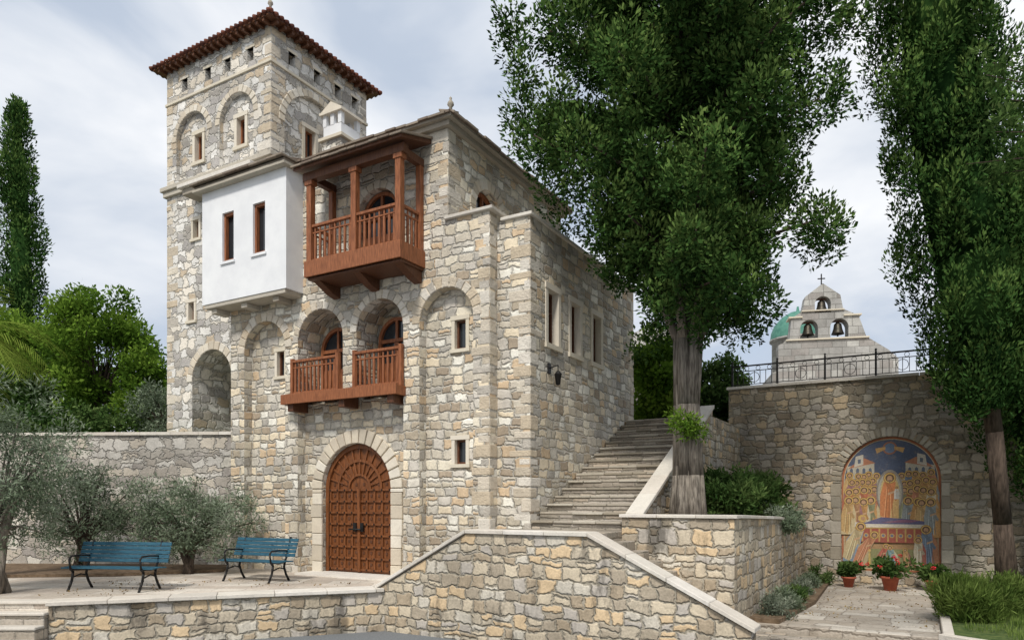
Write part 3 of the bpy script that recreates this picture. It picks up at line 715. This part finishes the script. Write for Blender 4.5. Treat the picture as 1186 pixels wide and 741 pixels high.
g=MB(); g.prism_xy([(3.985,1.05),(4.5,1.05),(4.75,4),(4.6,8.45),(3.985,8.45)],-.6,-.42,M_SOIL); g.obj('flower_bed_soil',mw=FM)
vs=[];fs=[];nn_=72
for i,(rad,hh) in enumerate(((260,-1),(330,1.),(420,1.3),(560,0.6))):
    for k in range(nn_):
        a_=2*math.pi*k/nn_; hgt=-1 if hh<0 else hh*(16+10*math.sin(a_*3+1)+6*math.sin(a_*7+i)+4*math.sin(a_*13))
        vs.append((rad*math.cos(a_),rad*math.sin(a_),hgt))
for i in range(3):
    for k in range(nn_): fs.append((i*nn_+k,i*nn_+(k+1)%nn_,(i+1)*nn_+(k+1)%nn_,(i+1)*nn_+k))
g=MB(); g.add(vs,fs,plain_mat('hill_forest',(.05,.08,.04),(.10,.12,.07),.05,1,.5),True); g.obj('distant_hills')

# ================================================================== CHURCH
CM=Matrix.Translation((17.5,40,0))@Matrix.Rotation(math.radians(-12),4,'Z')
C=root('church',CM)
g=MB()
g.prism_xz([(-2.3,4.0),(4.0,4.0),(4.0,9.6),(3.5,10.1),(2.35,10.9),(1.95,12.1),(1.15,12.5),(1.0,13.3),(.08,14.0),(-.85,13.3),(-1.0,12.5),(-1.6,12.1),(-1.7,10.9),(-2.3,10.6)],0,.8,M_CHURCH)
cg=g.obj('bell_gable',C); cut(cg,[A(arch(-.65,.95,10.9,11.5),-.2,1),A(arch(.95,.95,10.9,11.5),-.2,1),A(arch(.08,.85,12.35,12.85),-.2,1)])
g=MB(); g.prism_xz([(-2.5,4.0),(4.2,4.0),(4.2,8.9),(.8,10.3),(-2.5,9.2)],.82,14,M_CHURCH)
g.box(-1.75,-1.02,-.1,.9,12.1,12.18,M_TRIM); g.box(1.17,2.1,-.1,.9,12.1,12.18,M_TRIM); g.box(-1.9,2.5,-.1,.9,10.82,10.9,M_TRIM); g.box(-1.05,1.2,-.1,.9,12.44,12.5,M_TRIM)
g.box(.05,.11,.37,.43,14.0,14.65,M_IRON); g.box(-.12,.28,.38,.42,14.35,14.41,M_IRON)
g.lathe([(1.6,7),(1.6,12.0),(1.75,12.05),(1.75,12.15),(1.6,12.2)],(-.2,6,0),M_CHURCH,20)
g.lathe([(1.7,12.18),(1.65,12.6),(1.45,13.1),(1.0,13.6),(.5,13.9),(.1,14.0),(.06,14.3),(0,14.3)],(-.2,6,0),M_COPPER,24)
g.obj('church_body',C)
g=MB()
for x,z in ((-.65,11.85),(.95,11.85),(.08,13.15)):
    g.lathe([(0,0),(.1,-.02),(.2,-.12),(.24,-.38),(.31,-.6),(.35,-.68),(.3,-.68),(.0,-.5)],(x,.4,z),M_BRONZE,16); g.box(x-.4,x+.4,.36,.44,z,z+.08,M_WOODD)
    g.tube((x,.4,z-.4),(x,.4,z-.8),.02,.05,M_BRONZE,6)
g.obj('bells',C)
q_=Vector((5.1,25.5)); g=MB(); g.lathe([(1.15,3.0),(1.15,6.95),(1.25,7.0),(1.25,7.1),(1.1,7.12),(1.0,7.45),(.7,7.75),(.3,7.9),(0,7.93)],(q_.x,q_.y,0),M_CHURCH,24); g.obj('domed_chapel')

# ================================================================== VEGETATION
def leaf_mesh(name,clumps,per,L,W,mat,parent=None,up=.3,out=1.0,rnd=.9,shell=.45,top_light=.35):
    cl=np.array([c[:6] for c in clumps],dtype=float); n=len(cl)
    vol=(cl[:,3]*cl[:,4]*cl[:,5])**(2/3); vol/=vol.mean(); cnt=np.maximum(6,(per*vol)).astype(int)
    idx=np.repeat(np.arange(n),cnt); N=len(idx)
    d=RNG.normal(size=(N,3)); d/=np.linalg.norm(d,axis=1)[:,None]
    rr_=shell+(1.05-shell)*RNG.random(N)**.7
    pos=cl[idx,:3]+d*rr_[:,None]*cl[idx,3:6]
    a=d*out+RNG.normal(size=(N,3))*rnd*.6; a[:,2]+=up; a/=np.linalg.norm(a,axis=1)[:,None]
    b=np.cross(a,RNG.normal(size=(N,3))); b/=np.linalg.norm(b,axis=1)[:,None]
    l=L*(.6+.8*RNG.random(N))[:,None]; w_=W*(.6+.8*RNG.random(N))[:,None]
    v=np.empty((N,4,3)); v[:,0]=pos; v[:,1]=pos+a*l*.5+b*w_*.5; v[:,2]=pos+a*l; v[:,3]=pos+a*l*.5-b*w_*.5
    me=bpy.data.meshes.new(name); me.vertices.add(N*4); me.vertices.foreach_set('co',v.reshape(-1))
    me.loops.add(N*4); me.loops.foreach_set('vertex_index',np.arange(N*4,dtype=np.int32))
    me.polygons.add(N); me.polygons.foreach_set('loop_start',np.arange(0,N*4,4,dtype=np.int32)); me.polygons.foreach_set('loop_total',np.full(N,4,dtype=np.int32))
    t=(RNG.random(n))[idx]*(1-top_light)+top_light*np.clip((d[:,2]*.9+.5),0,1)*np.clip(rr_,0,1)  # random clump tone, plus painted light: upper leaves paler, inner ones darker
    at=me.attributes.new('clump_and_toplight','FLOAT','POINT'); at.data.foreach_set('value',np.repeat(t,4).astype(np.float32))
    me.update(calc_edges=True); me.validate(); me.materials.append(mat)
    o=bpy.data.objects.new(name,me); COL.objects.link(o)
    if parent: o.parent=parent
    return o
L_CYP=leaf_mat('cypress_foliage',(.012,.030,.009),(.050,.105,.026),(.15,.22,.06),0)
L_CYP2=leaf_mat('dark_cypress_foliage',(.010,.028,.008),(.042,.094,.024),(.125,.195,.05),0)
L_OLIVE=leaf_mat('olive_foliage',(.07,.10,.06),(.15,.19,.12),(.30,.35,.26),.15)
L_GREEN=leaf_mat('green_foliage',(.04,.09,.012),(.11,.20,.025),(.22,.33,.05),.3)
L_SHRUB=leaf_mat('shrub_foliage',(.02,.05,.012),(.06,.11,.03),(.13,.19,.06),.2)
L_LAV=leaf_mat('lavender_foliage',(.05,.09,.02),(.12,.18,.04),(.22,.29,.08),.2)
L_GREY=leaf_mat('silver_foliage',(.08,.10,.07),(.15,.18,.13),(.26,.29,.22),.2)
L_PALM=leaf_mat('palm_foliage',(.06,.11,.015),(.17,.24,.04),(.28,.34,.07),.2)

T=root('broad_cypress_tree',False); tp=FM@Vector((2.7,1.6,0)); rr=random.Random(5)
prof=[(5.0,1.0),(5.6,1.7),(6.4,2.3),(7.5,2.85),(8.5,3.05),(9.5,3.15),(10.5,3.4),(11.5,3.35),(12.5,3.0),(14,2.3),(15.0,1.2)]
def pr(z): return float(np.interp(z,[p[0] for p in prof],[p[1] for p in prof]))
g=MB(); tr=[Vector((tp.x,tp.y,1.1)),Vector((tp.x-.02,tp.y,2.4)),Vector((tp.x-.06,tp.y,4)),Vector((tp.x-.02,tp.y,5.6)),Vector((tp.x+.1,tp.y,8)),Vector((tp.x+.1,tp.y,12)),Vector((tp.x,tp.y,15))]
g.path(tr,[.34,.23,.20,.20,.17,.12,.04],M_BARK,12)
for ang,rad,top in ((.1,.15,6.6),(1.5,.15,6.6),(2.9,.15,6.3),(4.0,.14,7.2),(5.0,.15,6.9),(5.8,.12,6)):
    dx,dy=math.cos(ang),math.sin(ang)
    g.path([Vector((tp.x+dx*.27,tp.y+dy*.27,1.1)),Vector((tp.x+dx*.19,tp.y+dy*.19,2.2)),Vector((tp.x+dx*.15-.03,tp.y+dy*.15,3.6)),Vector((tp.x+dx*.2,tp.y+dy*.2,4.9)),Vector((tp.x+dx*.8,tp.y+dy*.8,top))],[rad,.12,.11,.10,.06],M_BARK,8)
clumps=[]
def tuft(c0,r_,zz):
    clumps.append((*c0,r_,r_,r_*zz))
    for e_ in range(5):
        dv=Vector((rr.gauss(0,1),rr.gauss(0,1),rr.gauss(.25,1))).normalized(); rs=r_*rr.uniform(.35,.6)
        clumps.append((c0[0]+dv.x*r_*.9,c0[1]+dv.y*r_*.9,c0[2]+dv.z*r_*zz*.9,rs,rs,rs*1.4))
NL=74
for k in range(NL):
    z=5.1+9.9*((k+.5)/NL)**.95; az=k*2.39996+rr.uniform(-.3,.3)
    R_=pr(z)*rr.uniform(.66,1.12)
    c_=math.cos(az)
    if z<7 and c_<-.2: R_*=.78
    if z<6.9 and c_>.2: R_=min(R_,1.35)
    elif z<7.8 and c_>.3: R_*=rr.uniform(.75,1.1)
    z0=max(5.2,z-R_*rr.uniform(.25,.55)-.2)
    if z<6.3: z0=5.4+.3*rr.random()
    base=Vector((tp.x,tp.y,z0)); tip=Vector((tp.x+R_*c_,tp.y+R_*math.sin(az),z))
    midp=base.lerp(tip,.5)+Vector((0,0,.15+.1*rr.random()))
    g.path([base,midp,tip],[.06,.04,.015],M_BARKD,5)
    m_=max(2,int(R_*1.5)+1)
    for j in range(m_):
        t=.42+.58*(j/(m_-1)); p_=(base.lerp(midp,t*2) if t<.5 else midp.lerp(tip,t*2-1))
        r_=rr.uniform(.34,.58)*(1.12-.3*t); off=Vector((rr.gauss(0,.16),rr.gauss(0,.16),rr.gauss(0,.14)))
        tuft(p_+off,r_,rr.uniform(.8,1.25))
        if t<.85: tuft(p_+Vector((rr.gauss(0,.4),rr.gauss(0,.4),rr.gauss(.1,.3))),r_*.85,1.1)
for x,z,n in ((2.75,6.95,3),(2.35,7.15,2),(1.15,5.25,3),(.8,5.6,3),(-1.2,6.1,2),(-1.7,6.8,3),(-3.2,9.9,2),(-3.5,11,3),(-3.3,8.9,2),(3.3,11.2,3),(3.0,9.8,2)):
    for q_ in range(n):
        tuft(Vector((tp.x+x+rr.gauss(0,.18),tp.y+rr.gauss(0,.4),z+rr.gauss(0,.18))),rr.uniform(.22,.34),1.2)
g.obj('trunk_and_limbs',T)
leaf_mesh('foliage',clumps,80,.105,.048,L_CYP,T,up=.5,rnd=.6,shell=.6,top_light=.5)

def column_tree(name,axis,rads,per,n,mat,L,W,seed,trunk=None,cr=(.2,.4),gap=.12):
    T=root(name,False); rr=random.Random(seed); g=MB()
    if trunk: g.path([Vector(p) for p in trunk[0]],trunk[1],M_BARKD,9)
    zs=[a[2] for a in axis]; cl=[]
    for k in range(n):
        z=zs[0]+(zs[-1]-zs[0])*rr.random()
        x=np.interp(z,zs,[a[0] for a in axis]); y=np.interp(z,zs,[a[1] for a in axis]); R_=np.interp(z,zs,rads)
        az=rr.uniform(0,2*math.pi); lump=1+gap*math.sin(z*3.1+az*2)+gap*math.sin(z*1.3-az*3)
        rr_=R_*math.sqrt(rr.uniform(.4,1))*lump; c=rr.uniform(*cr)
        cl.append((x+rr_*math.cos(az),y+rr_*math.sin(az),z,c*.75,c*.75,c*1.5))
    for (a,b,ra,rb) in zip(axis[:-1],axis[1:],rads[:-1],rads[1:]): g.tube(Vector(a),Vector(b),ra*.55,rb*.55,mat,10)  # added dark core inside the crown, filling gaps between leaves
    g.obj('trunk',T)
    leaf_mesh('foliage',cl,per,L,W,mat,T,up=.9,out=.7,rnd=.6,top_light=.45,shell=.55)
    return T
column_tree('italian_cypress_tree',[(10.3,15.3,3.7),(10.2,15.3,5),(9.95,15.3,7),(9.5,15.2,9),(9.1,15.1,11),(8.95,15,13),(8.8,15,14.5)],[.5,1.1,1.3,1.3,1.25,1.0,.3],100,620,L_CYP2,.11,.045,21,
   trunk=([(10.95,15.6,-.5),(10.75,15.5,1.2),(10.5,15.4,3.2),(10.1,15.3,5.5),(9.6,15.2,8)],[.25,.18,.17,.16,.1]),cr=(.18,.4),gap=.16)
column_tree('italian_cypress_tree',[(12.35,16.2,2.0),(12.25,16.2,3.5),(12.1,16.1,5.5),(12.0,16.1,7.5),(11.9,16,8.8),(11.9,16,9.9)],[.6,1.3,1.4,1.1,.7,.1],95,360,L_CYP2,.11,.047,22,
   trunk=([(12.1,16.3,-.5),(12.2,16.2,2.2),(12.1,16.2,5)],[.24,.18,.12]),gap=.16)
column_tree('italian_cypress_tree',[(-27.6,40,3.3),(-27.6,40,7),(-27.7,40,12),(-27.8,40,17),(-27.9,40,21),(-28,40,24)],[.7,1.05,1.0,.85,.6,.1],80,300,L_CYP2,.22,.09,23,cr=(.35,.65))

def bushy(name,c,r,n,per,mat,L,W,seed,trunk=True,cr=(.25,.5),base=0.,up=.2,bark=M_BARKD,ntr=5):
    T=root(name,False); rr=random.Random(seed); g=MB(); cl=[]
    for k in range(n):
        d=Vector((rr.gauss(0,1),rr.gauss(0,1),rr.gauss(0,1))).normalized(); q=rr.uniform(.45,1.0)
        p=Vector((c[0]+d.x*r[0]*q,c[1]+d.y*r[1]*q,c[2]+d.z*r[2]*q)); s_=rr.uniform(*cr)
        cl.append((*p,s_,s_,s_*.85))
        if trunk and k%3==0: g.path([Vector((c[0],c[1],base+(c[2]-base)*.5)),Vector((c[0],c[1],base+(c[2]-base)*.5)).lerp(p,.5)+Vector((0,0,.1)),p],[.04,.025,.01],bark,5)
    if trunk:
        for k in range(ntr): g.path([Vector((c[0]+rr.uniform(-.2,.2),c[1]+rr.uniform(-.2,.2),base)),Vector((c[0]+rr.uniform(-.15,.15),c[1],base+(c[2]-base)*.35)),Vector((c[0]+rr.uniform(-.5,.5)*r[0],c[1],c[2]))],[.08,.06,.02],bark,6)
        g.obj('trunk_and_limbs',T)
    leaf_mesh('foliage',cl,per,L,W,mat,T,up=up,out=.8,rnd=1.1,shell=.1)
    return T
bushy('broadleaf_tree',(-14.3,24.5,6.7),(1.9,1.8,2.6),95,200,L_GREEN,.16,.08,31,cr=(.3,.6),base=3.3)
bushy('broadleaf_tree',(-18.8,27,6.6),(2.6,2,2.4),110,190,L_GREEN,.2,.1,32,cr=(.4,.7),base=3.3)
bushy('broadleaf_tree',(-16.5,26,5.4),(1.8,1.6,1.6),70,150,L_SHRUB,.18,.09,33,cr=(.35,.6),base=3.3)
bushy('broadleaf_tree',(-12.3,24,5.5),(1.0,1.0,1.5),50,150,L_GREEN,.15,.07,34,cr=(.25,.5),base=3.3)
bushy('garden_shrub',(-13.5,21,3.9),(2.5,.8,.6),60,120,L_SHRUB,.13,.06,35,trunk=False,cr=(.25,.4),base=3.3)
bushy('garden_shrub',(-10.6,21.6,4.4),(1.0,.7,.9),50,120,L_OLIVE,.12,.035,36,cr=(.25,.4),base=3.3,ntr=2)
bushy('olive_tree',(-9.5,13.0,2.3),(1.55,1.1,1.7),110,150,L_OLIVE,.10,.022,41,cr=(.2,.42),base=0,up=.2,bark=M_BARK)
bushy('olive_tree',(-7.6,16.6,1.25),(1.6,.9,1.05),80,170,L_OLIVE,.10,.024,42,cr=(.2,.4),base=0,up=.3,bark=M_BARKD)
bushy('olive_tree',(-10.2,16.8,1.5),(1.4,.8,1.2),70,150,L_OLIVE,.10,.024,43,cr=(.2,.4),base=0,up=.3,bark=M_BARKD)
v_=FM@Vector((-.1,8.2,5.2)); bushy('ivy_hedge',tuple(v_),(1.0,1.2,1.6),85,150,L_GREEN,.13,.09,51,trunk=False,cr=(.25,.42),base=3.8)
v_=FM@Vector((1.3,10.2,4.9)); bushy('ivy_hedge',tuple(v_),(1.0,1.0,1.2),55,140,L_SHRUB,.13,.09,52,trunk=False,cr=(.25,.42),base=3.8)
v_=FM@Vector((3.0,3.2,1.75)); bushy('planter_shrub',tuple(v_),(.75,1.0,.75),75,130,L_SHRUB,.12,.04,53,trunk=False,cr=(.14,.32),base=1.2,up=.5)
v_=FM@Vector((3.1,6.2,1.7)); bushy('planter_shrub',tuple(v_),(.7,1.3,.7),70,130,L_SHRUB,.12,.04,54,trunk=False,cr=(.14,.32),base=1.2,up=.5)
v_=FM@Vector((3.7,5.4,1.25)); bushy('planter_shrub',tuple(v_),(.4,1.3,.35),45,110,L_OLIVE,.09,.03,55,trunk=False,cr=(.12,.22),base=1.2,up=.2)
v_=FM@Vector((2.75,1.2,3.2)); bushy('climbing_plant',tuple(v_),(.45,.3,.3),24,50,L_GREEN,.09,.028,56,trunk=False,cr=(.07,.2),base=1.2,up=.2)
bushy('lavender_shrub',(8.25,12.8,-.12),(.6,.55,.42),60,230,L_LAV,.16,.018,61,trunk=False,cr=(.16,.26),base=-.4,up=1.2)
bushy('lavender_shrub',(9.5,13.6,-.15),(.5,.5,.35),30,200,L_LAV,.14,.02,62,trunk=False,cr=(.14,.24),base=-.4,up=1.0)
bushy('garden_shrub',(12.2,14.6,.5),(.9,.7,1.1),60,130,L_LAV,.2,.03,63,trunk=False,cr=(.2,.35),base=-.4,up=.8)
for i,(x,y,sz) in enumerate(((4.35,1.6,.32),(4.4,2.6,.28),(4.35,3.6,.34),(4.3,5.0,.3),(4.3,6.4,.3),(4.4,7.8,.35))):
    v_=FM@Vector((x,y,-.32)); bushy('silver_shrub',tuple(v_),(sz,sz,sz*.8),16,110,(L_GREY,L_OLIVE,L_SHRUB)[i%3],.09,.018,70+i,trunk=False,cr=(.09,.16),base=-.4,up=.6)
cl=[]
for k in range(260):
    v_=FM@Vector((7.3+random.random()*5.5,-.2+random.random()*7,-.42)); l_=loc(v_.x,v_.y)
    if l_.y>.95-(l_.x-7.16)*.52: cl.append((v_.x,v_.y,-.42,.22,.22,.05))
leaf_mesh('grass',cl,60,.11,.012,L_LAV,None,up=2.0,out=.3,rnd=.5)
cl=[]
for k in range(70): cl.append((-8.5+random.random()*5.5,12.4+random.random()*2.8,.008,.25,.25,.002))
for k in range(60):
    v_=FM@Vector((4.2+random.random()*2.7,1.3+random.random()*6.8,-.49)); cl.append((v_.x,v_.y,-.493,.25,.25,.002))
cl=[c for c in cl if c[2]<0 or (c[1]>12.5+(c[0]+7.9)*.37)]
leaf_mesh('fallen_leaves',cl,4,.045,.025,leaf_mat('dry_leaves',(.10,.06,.02),(.20,.13,.05),(.30,.22,.08),0),None,up=0,out=.2,rnd=.1)
for i,(x,y,sz) in enumerate(((5.1,7.7,.75),(6.05,7.4,1.0),(6.95,7.8,.75))):
    T=root('potted_flowers',Matrix.Translation(FM@Vector((x,y,-.5)))); g=MB()
    g.lathe([(0,0),(.13*sz,0),(.2*sz,.3*sz),(.24*sz,.3*sz),(.24*sz,.36*sz),(.2*sz,.36*sz),(.19*sz,.32*sz),(0,.32*sz)],(0,0,0),M_POT,18); g.obj('pot',T)
    rr=random.Random(80+i); cl=[(rr.gauss(0,.14)*sz,rr.gauss(0,.14)*sz,.45*sz+rr.random()*.25*sz,.13*sz,.13*sz,.12*sz) for _ in range(16)]
    leaf_mesh('leaves',cl,60,.11,.06,L_SHRUB,T,up=.3)
    fl=[(rr.gauss(0,.2)*sz,rr.gauss(0,.2)*sz,.6*sz+rr.random()*.25*sz,.035,.035,.025) for _ in range((4,8,2)[i])]
    leaf_mesh('blossoms',fl,22,.035,.035,M_RED,T,up=.3)
T=root('palm_tree',False); g=MB(); pc=Vector((-11.25,14.6,5.2))
g.path([Vector((-11.9,14.8,0)),Vector((-11.6,14.7,2.5)),pc],[.28,.22,.2],M_BARK,12)
g.obj('trunk',T); rr=random.Random(9); V_=[];F_=[]
for k in range(28):
    az=k*2.4+rr.uniform(-.2,.2); el=rr.uniform(-.6,1.2); Lf=rr.uniform(1.5,2.0); d0=Vector((math.cos(az)*math.cos(el),math.sin(az)*math.cos(el),math.sin(el)))
    p=pc.copy(); pts=[p.copy()]
    for j in range(14): d0.z-=.11; d0.normalize(); p=p+d0*Lf/14; pts.append(p.copy())
    for j in range(3,15):
        t=(pts[j]-pts[j-1]).normalized(); sd=t.cross(Vector((0,0,1))).normalized(); ll=.5*math.sin(math.pi*(j/15)**.8)+.1
        for sg in (-1,1):
            for q_ in (0,.5):
                o_=pts[j-1].lerp(pts[j],q_); tip=o_+(sd*sg*.8+t*.6+Vector((0,0,-.3+rr.uniform(-.15,.15))))*ll
                b=len(V_); V_+= [o_-t*.009,o_+t*.009,o_.lerp(tip,.6)+t*.012,tip,o_.lerp(tip,.6)-t*.007]; F_.append((b,b+1,b+2,b+3,b+4))
        b=len(V_); V_+=[pts[j-1]-sd*.015,pts[j-1]+sd*.015,pts[j]+sd*.012,pts[j]-sd*.012]; F_.append((b,b+1,b+2,b+3))
me=bpy.data.meshes.new('fronds'); me.from_pydata([tuple(v) for v in V_],[],F_); me.materials.append(L_PALM); o=bpy.data.objects.new('fronds',me); COL.objects.link(o); o.parent=T
at=me.attributes.new('clump_and_toplight','FLOAT','POINT'); at.data.foreach_set('value',np.full(len(V_),.5,dtype=np.float32))
T=root('holm_oak_tree',False); g=MB(); rr=random.Random(12)
g.path([Vector((9.3,8.0,-.8)),Vector((9.1,8.0,3)),Vector((8.4,8.0,5.3))],[.25,.2,.14],M_BARKD,10); cl=[]
for k,(x,z) in enumerate(((5.35,6.5),(5.2,5.7),(5.5,6.15),(5.7,6.9),(5.4,5.7),(5.8,5.6),(6.1,7.4),(6.3,6.3),(6.8,7.2),(7.3,6.2),(7.6,7.6),(8.3,7.3),(8.6,6.4),(9.4,7.4),(9.8,6.3))):
    p=Vector((x,8+rr.uniform(-.5,.5),z)); g.path([Vector((8.4,8.0,5.3)),Vector((8.4,8,5.3)).lerp(p,.55)+Vector((0,0,.25)),p],[.045,.018,.004],M_BARKD,5)
    for j in range(9 if x<6.5 else 12):
        q_=Vector((8.4,8,5.3)).lerp(p,rr.uniform(.75,1.03))+Vector((rr.gauss(0,.1),rr.gauss(0,.2),.05+rr.gauss(0,.08))); cl.append((*q_,.11,.11,.08))
g.obj('trunk_and_limbs',T); leaf_mesh('foliage',cl,36,.075,.03,L_SHRUB,T,up=-.1,shell=.1)

# ================================================================== BENCHES
def bench(X,Y,rot,W=1.9):
    T=root('park_bench',Matrix.Translation((X,Y,0.0))@Matrix.Rotation(rot,4,'Z')); g=MB()
    for k in range(5): g.box(-W/2,W/2,-.25+k*.088,-.25+k*.088+.07,.43-.006*abs(k-2),.455-.006*abs(k-2),M_BLUE)
    for k in range(5):
        z=.52+k*.078; y=.2+k*.028; g.prism_yz([(y,z),(y+.025,z-.006),(y+.045,z+.062),(y+.02,z+.068)],-W/2,W/2,M_BLUE)
    g.obj('slats',T,bevel=.004); g=MB()
    for x in (-W/2+.22,W/2-.22):
        def bar(pts,r=.02):
            for a_,b_ in zip(pts[:-1],pts[1:]): g.tube((x,a_[0],a_[1]),(x,b_[0],b_[1]),r,r,M_IRON,6)
        bar([(-.27,.42),(-.2,.36),(-.23,.2),(-.30,.06),(-.34,.0)],.024); bar([(.17,.42),(.14,.3),(.2,.15),(.3,.0)],.024)
        bar([(-.27,.42),(0,.40),(.17,.42),(.24,.55),(.36,.93)],.022); bar([(-.22,.25),(0,.3),(.15,.26)],.014)
        bar([(-.27,.42),(-.30,.6),(-.24,.66),(0,.66),(.24,.64)],.018)
    g.obj('iron_frame',T)
bench(-7.6,13.55,math.radians(-8),1.9); bench(-5.45,15.1,math.radians(-22),1.65)

# ================================================================== WORLD + LIGHT
wd=bpy.data.worlds.new('World'); scene.world=wd; wd.use_nodes=True; t=wd.node_tree; t.nodes.clear()
def N_(ty): return t.nodes.new(ty)
out=N_('ShaderNodeOutputWorld'); sky=N_('ShaderNodeTexSky'); sky.sky_type='NISHITA'; sky.sun_disc=False
SUN_EL=math.radians(50); SUN_AZ=math.radians(196)
sky.sun_elevation=SUN_EL; sky.sun_rotation=SUN_AZ
b1=N_('ShaderNodeBackground'); b1.inputs[1].default_value=.15; t.links.new(sky.outputs[0],b1.inputs[0])
tc=N_('ShaderNodeTexCoord'); mp=N_('ShaderNodeMapping'); mp.inputs['Scale'].default_value=(1.2,1.2,3.0); mp.inputs['Location'].default_value=(.1,.5,.1); t.links.new(tc.outputs['Generated'],mp.inputs[0])
n1=N_('ShaderNodeTexNoise'); n1.inputs['Scale'].default_value=1.9; n1.inputs['Detail'].default_value=6; n1.inputs['Roughness'].default_value=.48; n1.inputs['Distortion'].default_value=.3
t.links.new(mp.outputs[0],n1.inputs[0])
rp=N_('ShaderNodeValToRGB'); cr=rp.color_ramp; cr.elements[0].position=.40; cr.elements[0].color=(.52,.59,.70,1); cr.elements[1].position=.6; cr.elements[1].color=(.92,.935,.96,1)
t.links.new(n1.outputs[0],rp.inputs[0]); b2=N_('ShaderNodeBackground'); b2.inputs[1].default_value=1.08; t.links.new(rp.outputs[0],b2.inputs[0])
mr=N_('ShaderNodeMapRange'); mr.inputs[1].default_value=.25; mr.inputs[2].default_value=.45; mr.inputs[3].default_value=.75; mr.inputs[4].default_value=1.0
t.links.new(n1.outputs[0],mr.inputs[0]); ms=N_('ShaderNodeMixShader'); t.links.new(mr.outputs[0],ms.inputs[0]); t.links.new(b1.outputs[0],ms.inputs[1]); t.links.new(b2.outputs[0],ms.inputs[2]); t.links.new(ms.outputs[0],out.inputs[0])
sd=bpy.data.lights.new('sun','SUN'); sd.energy=3.1; sd.angle=math.radians(9); sd.color=(1,.95,.87)
so=bpy.data.objects.new('sun',sd); COL.objects.link(so)
dirv=Vector((math.sin(SUN_AZ)*math.cos(SUN_EL),math.cos(SUN_AZ)*math.cos(SUN_EL),math.sin(SUN_EL)))
so.rotation_euler=dirv.to_track_quat('Z','Y').to_euler(); so.location=(0,-5,30)
cd=bpy.data.cameras.new('camera'); cam=bpy.data.objects.new('camera',cd); COL.objects.link(cam); scene.camera=cam
cam.location=(0,0,1.7); cam.rotation_euler=(math.radians(90),0,0)
cd.sensor_width=36; cd.lens=819/1186*36; cd.shift_y=.1766; cd.clip_end=3000; cd.clip_start=.05
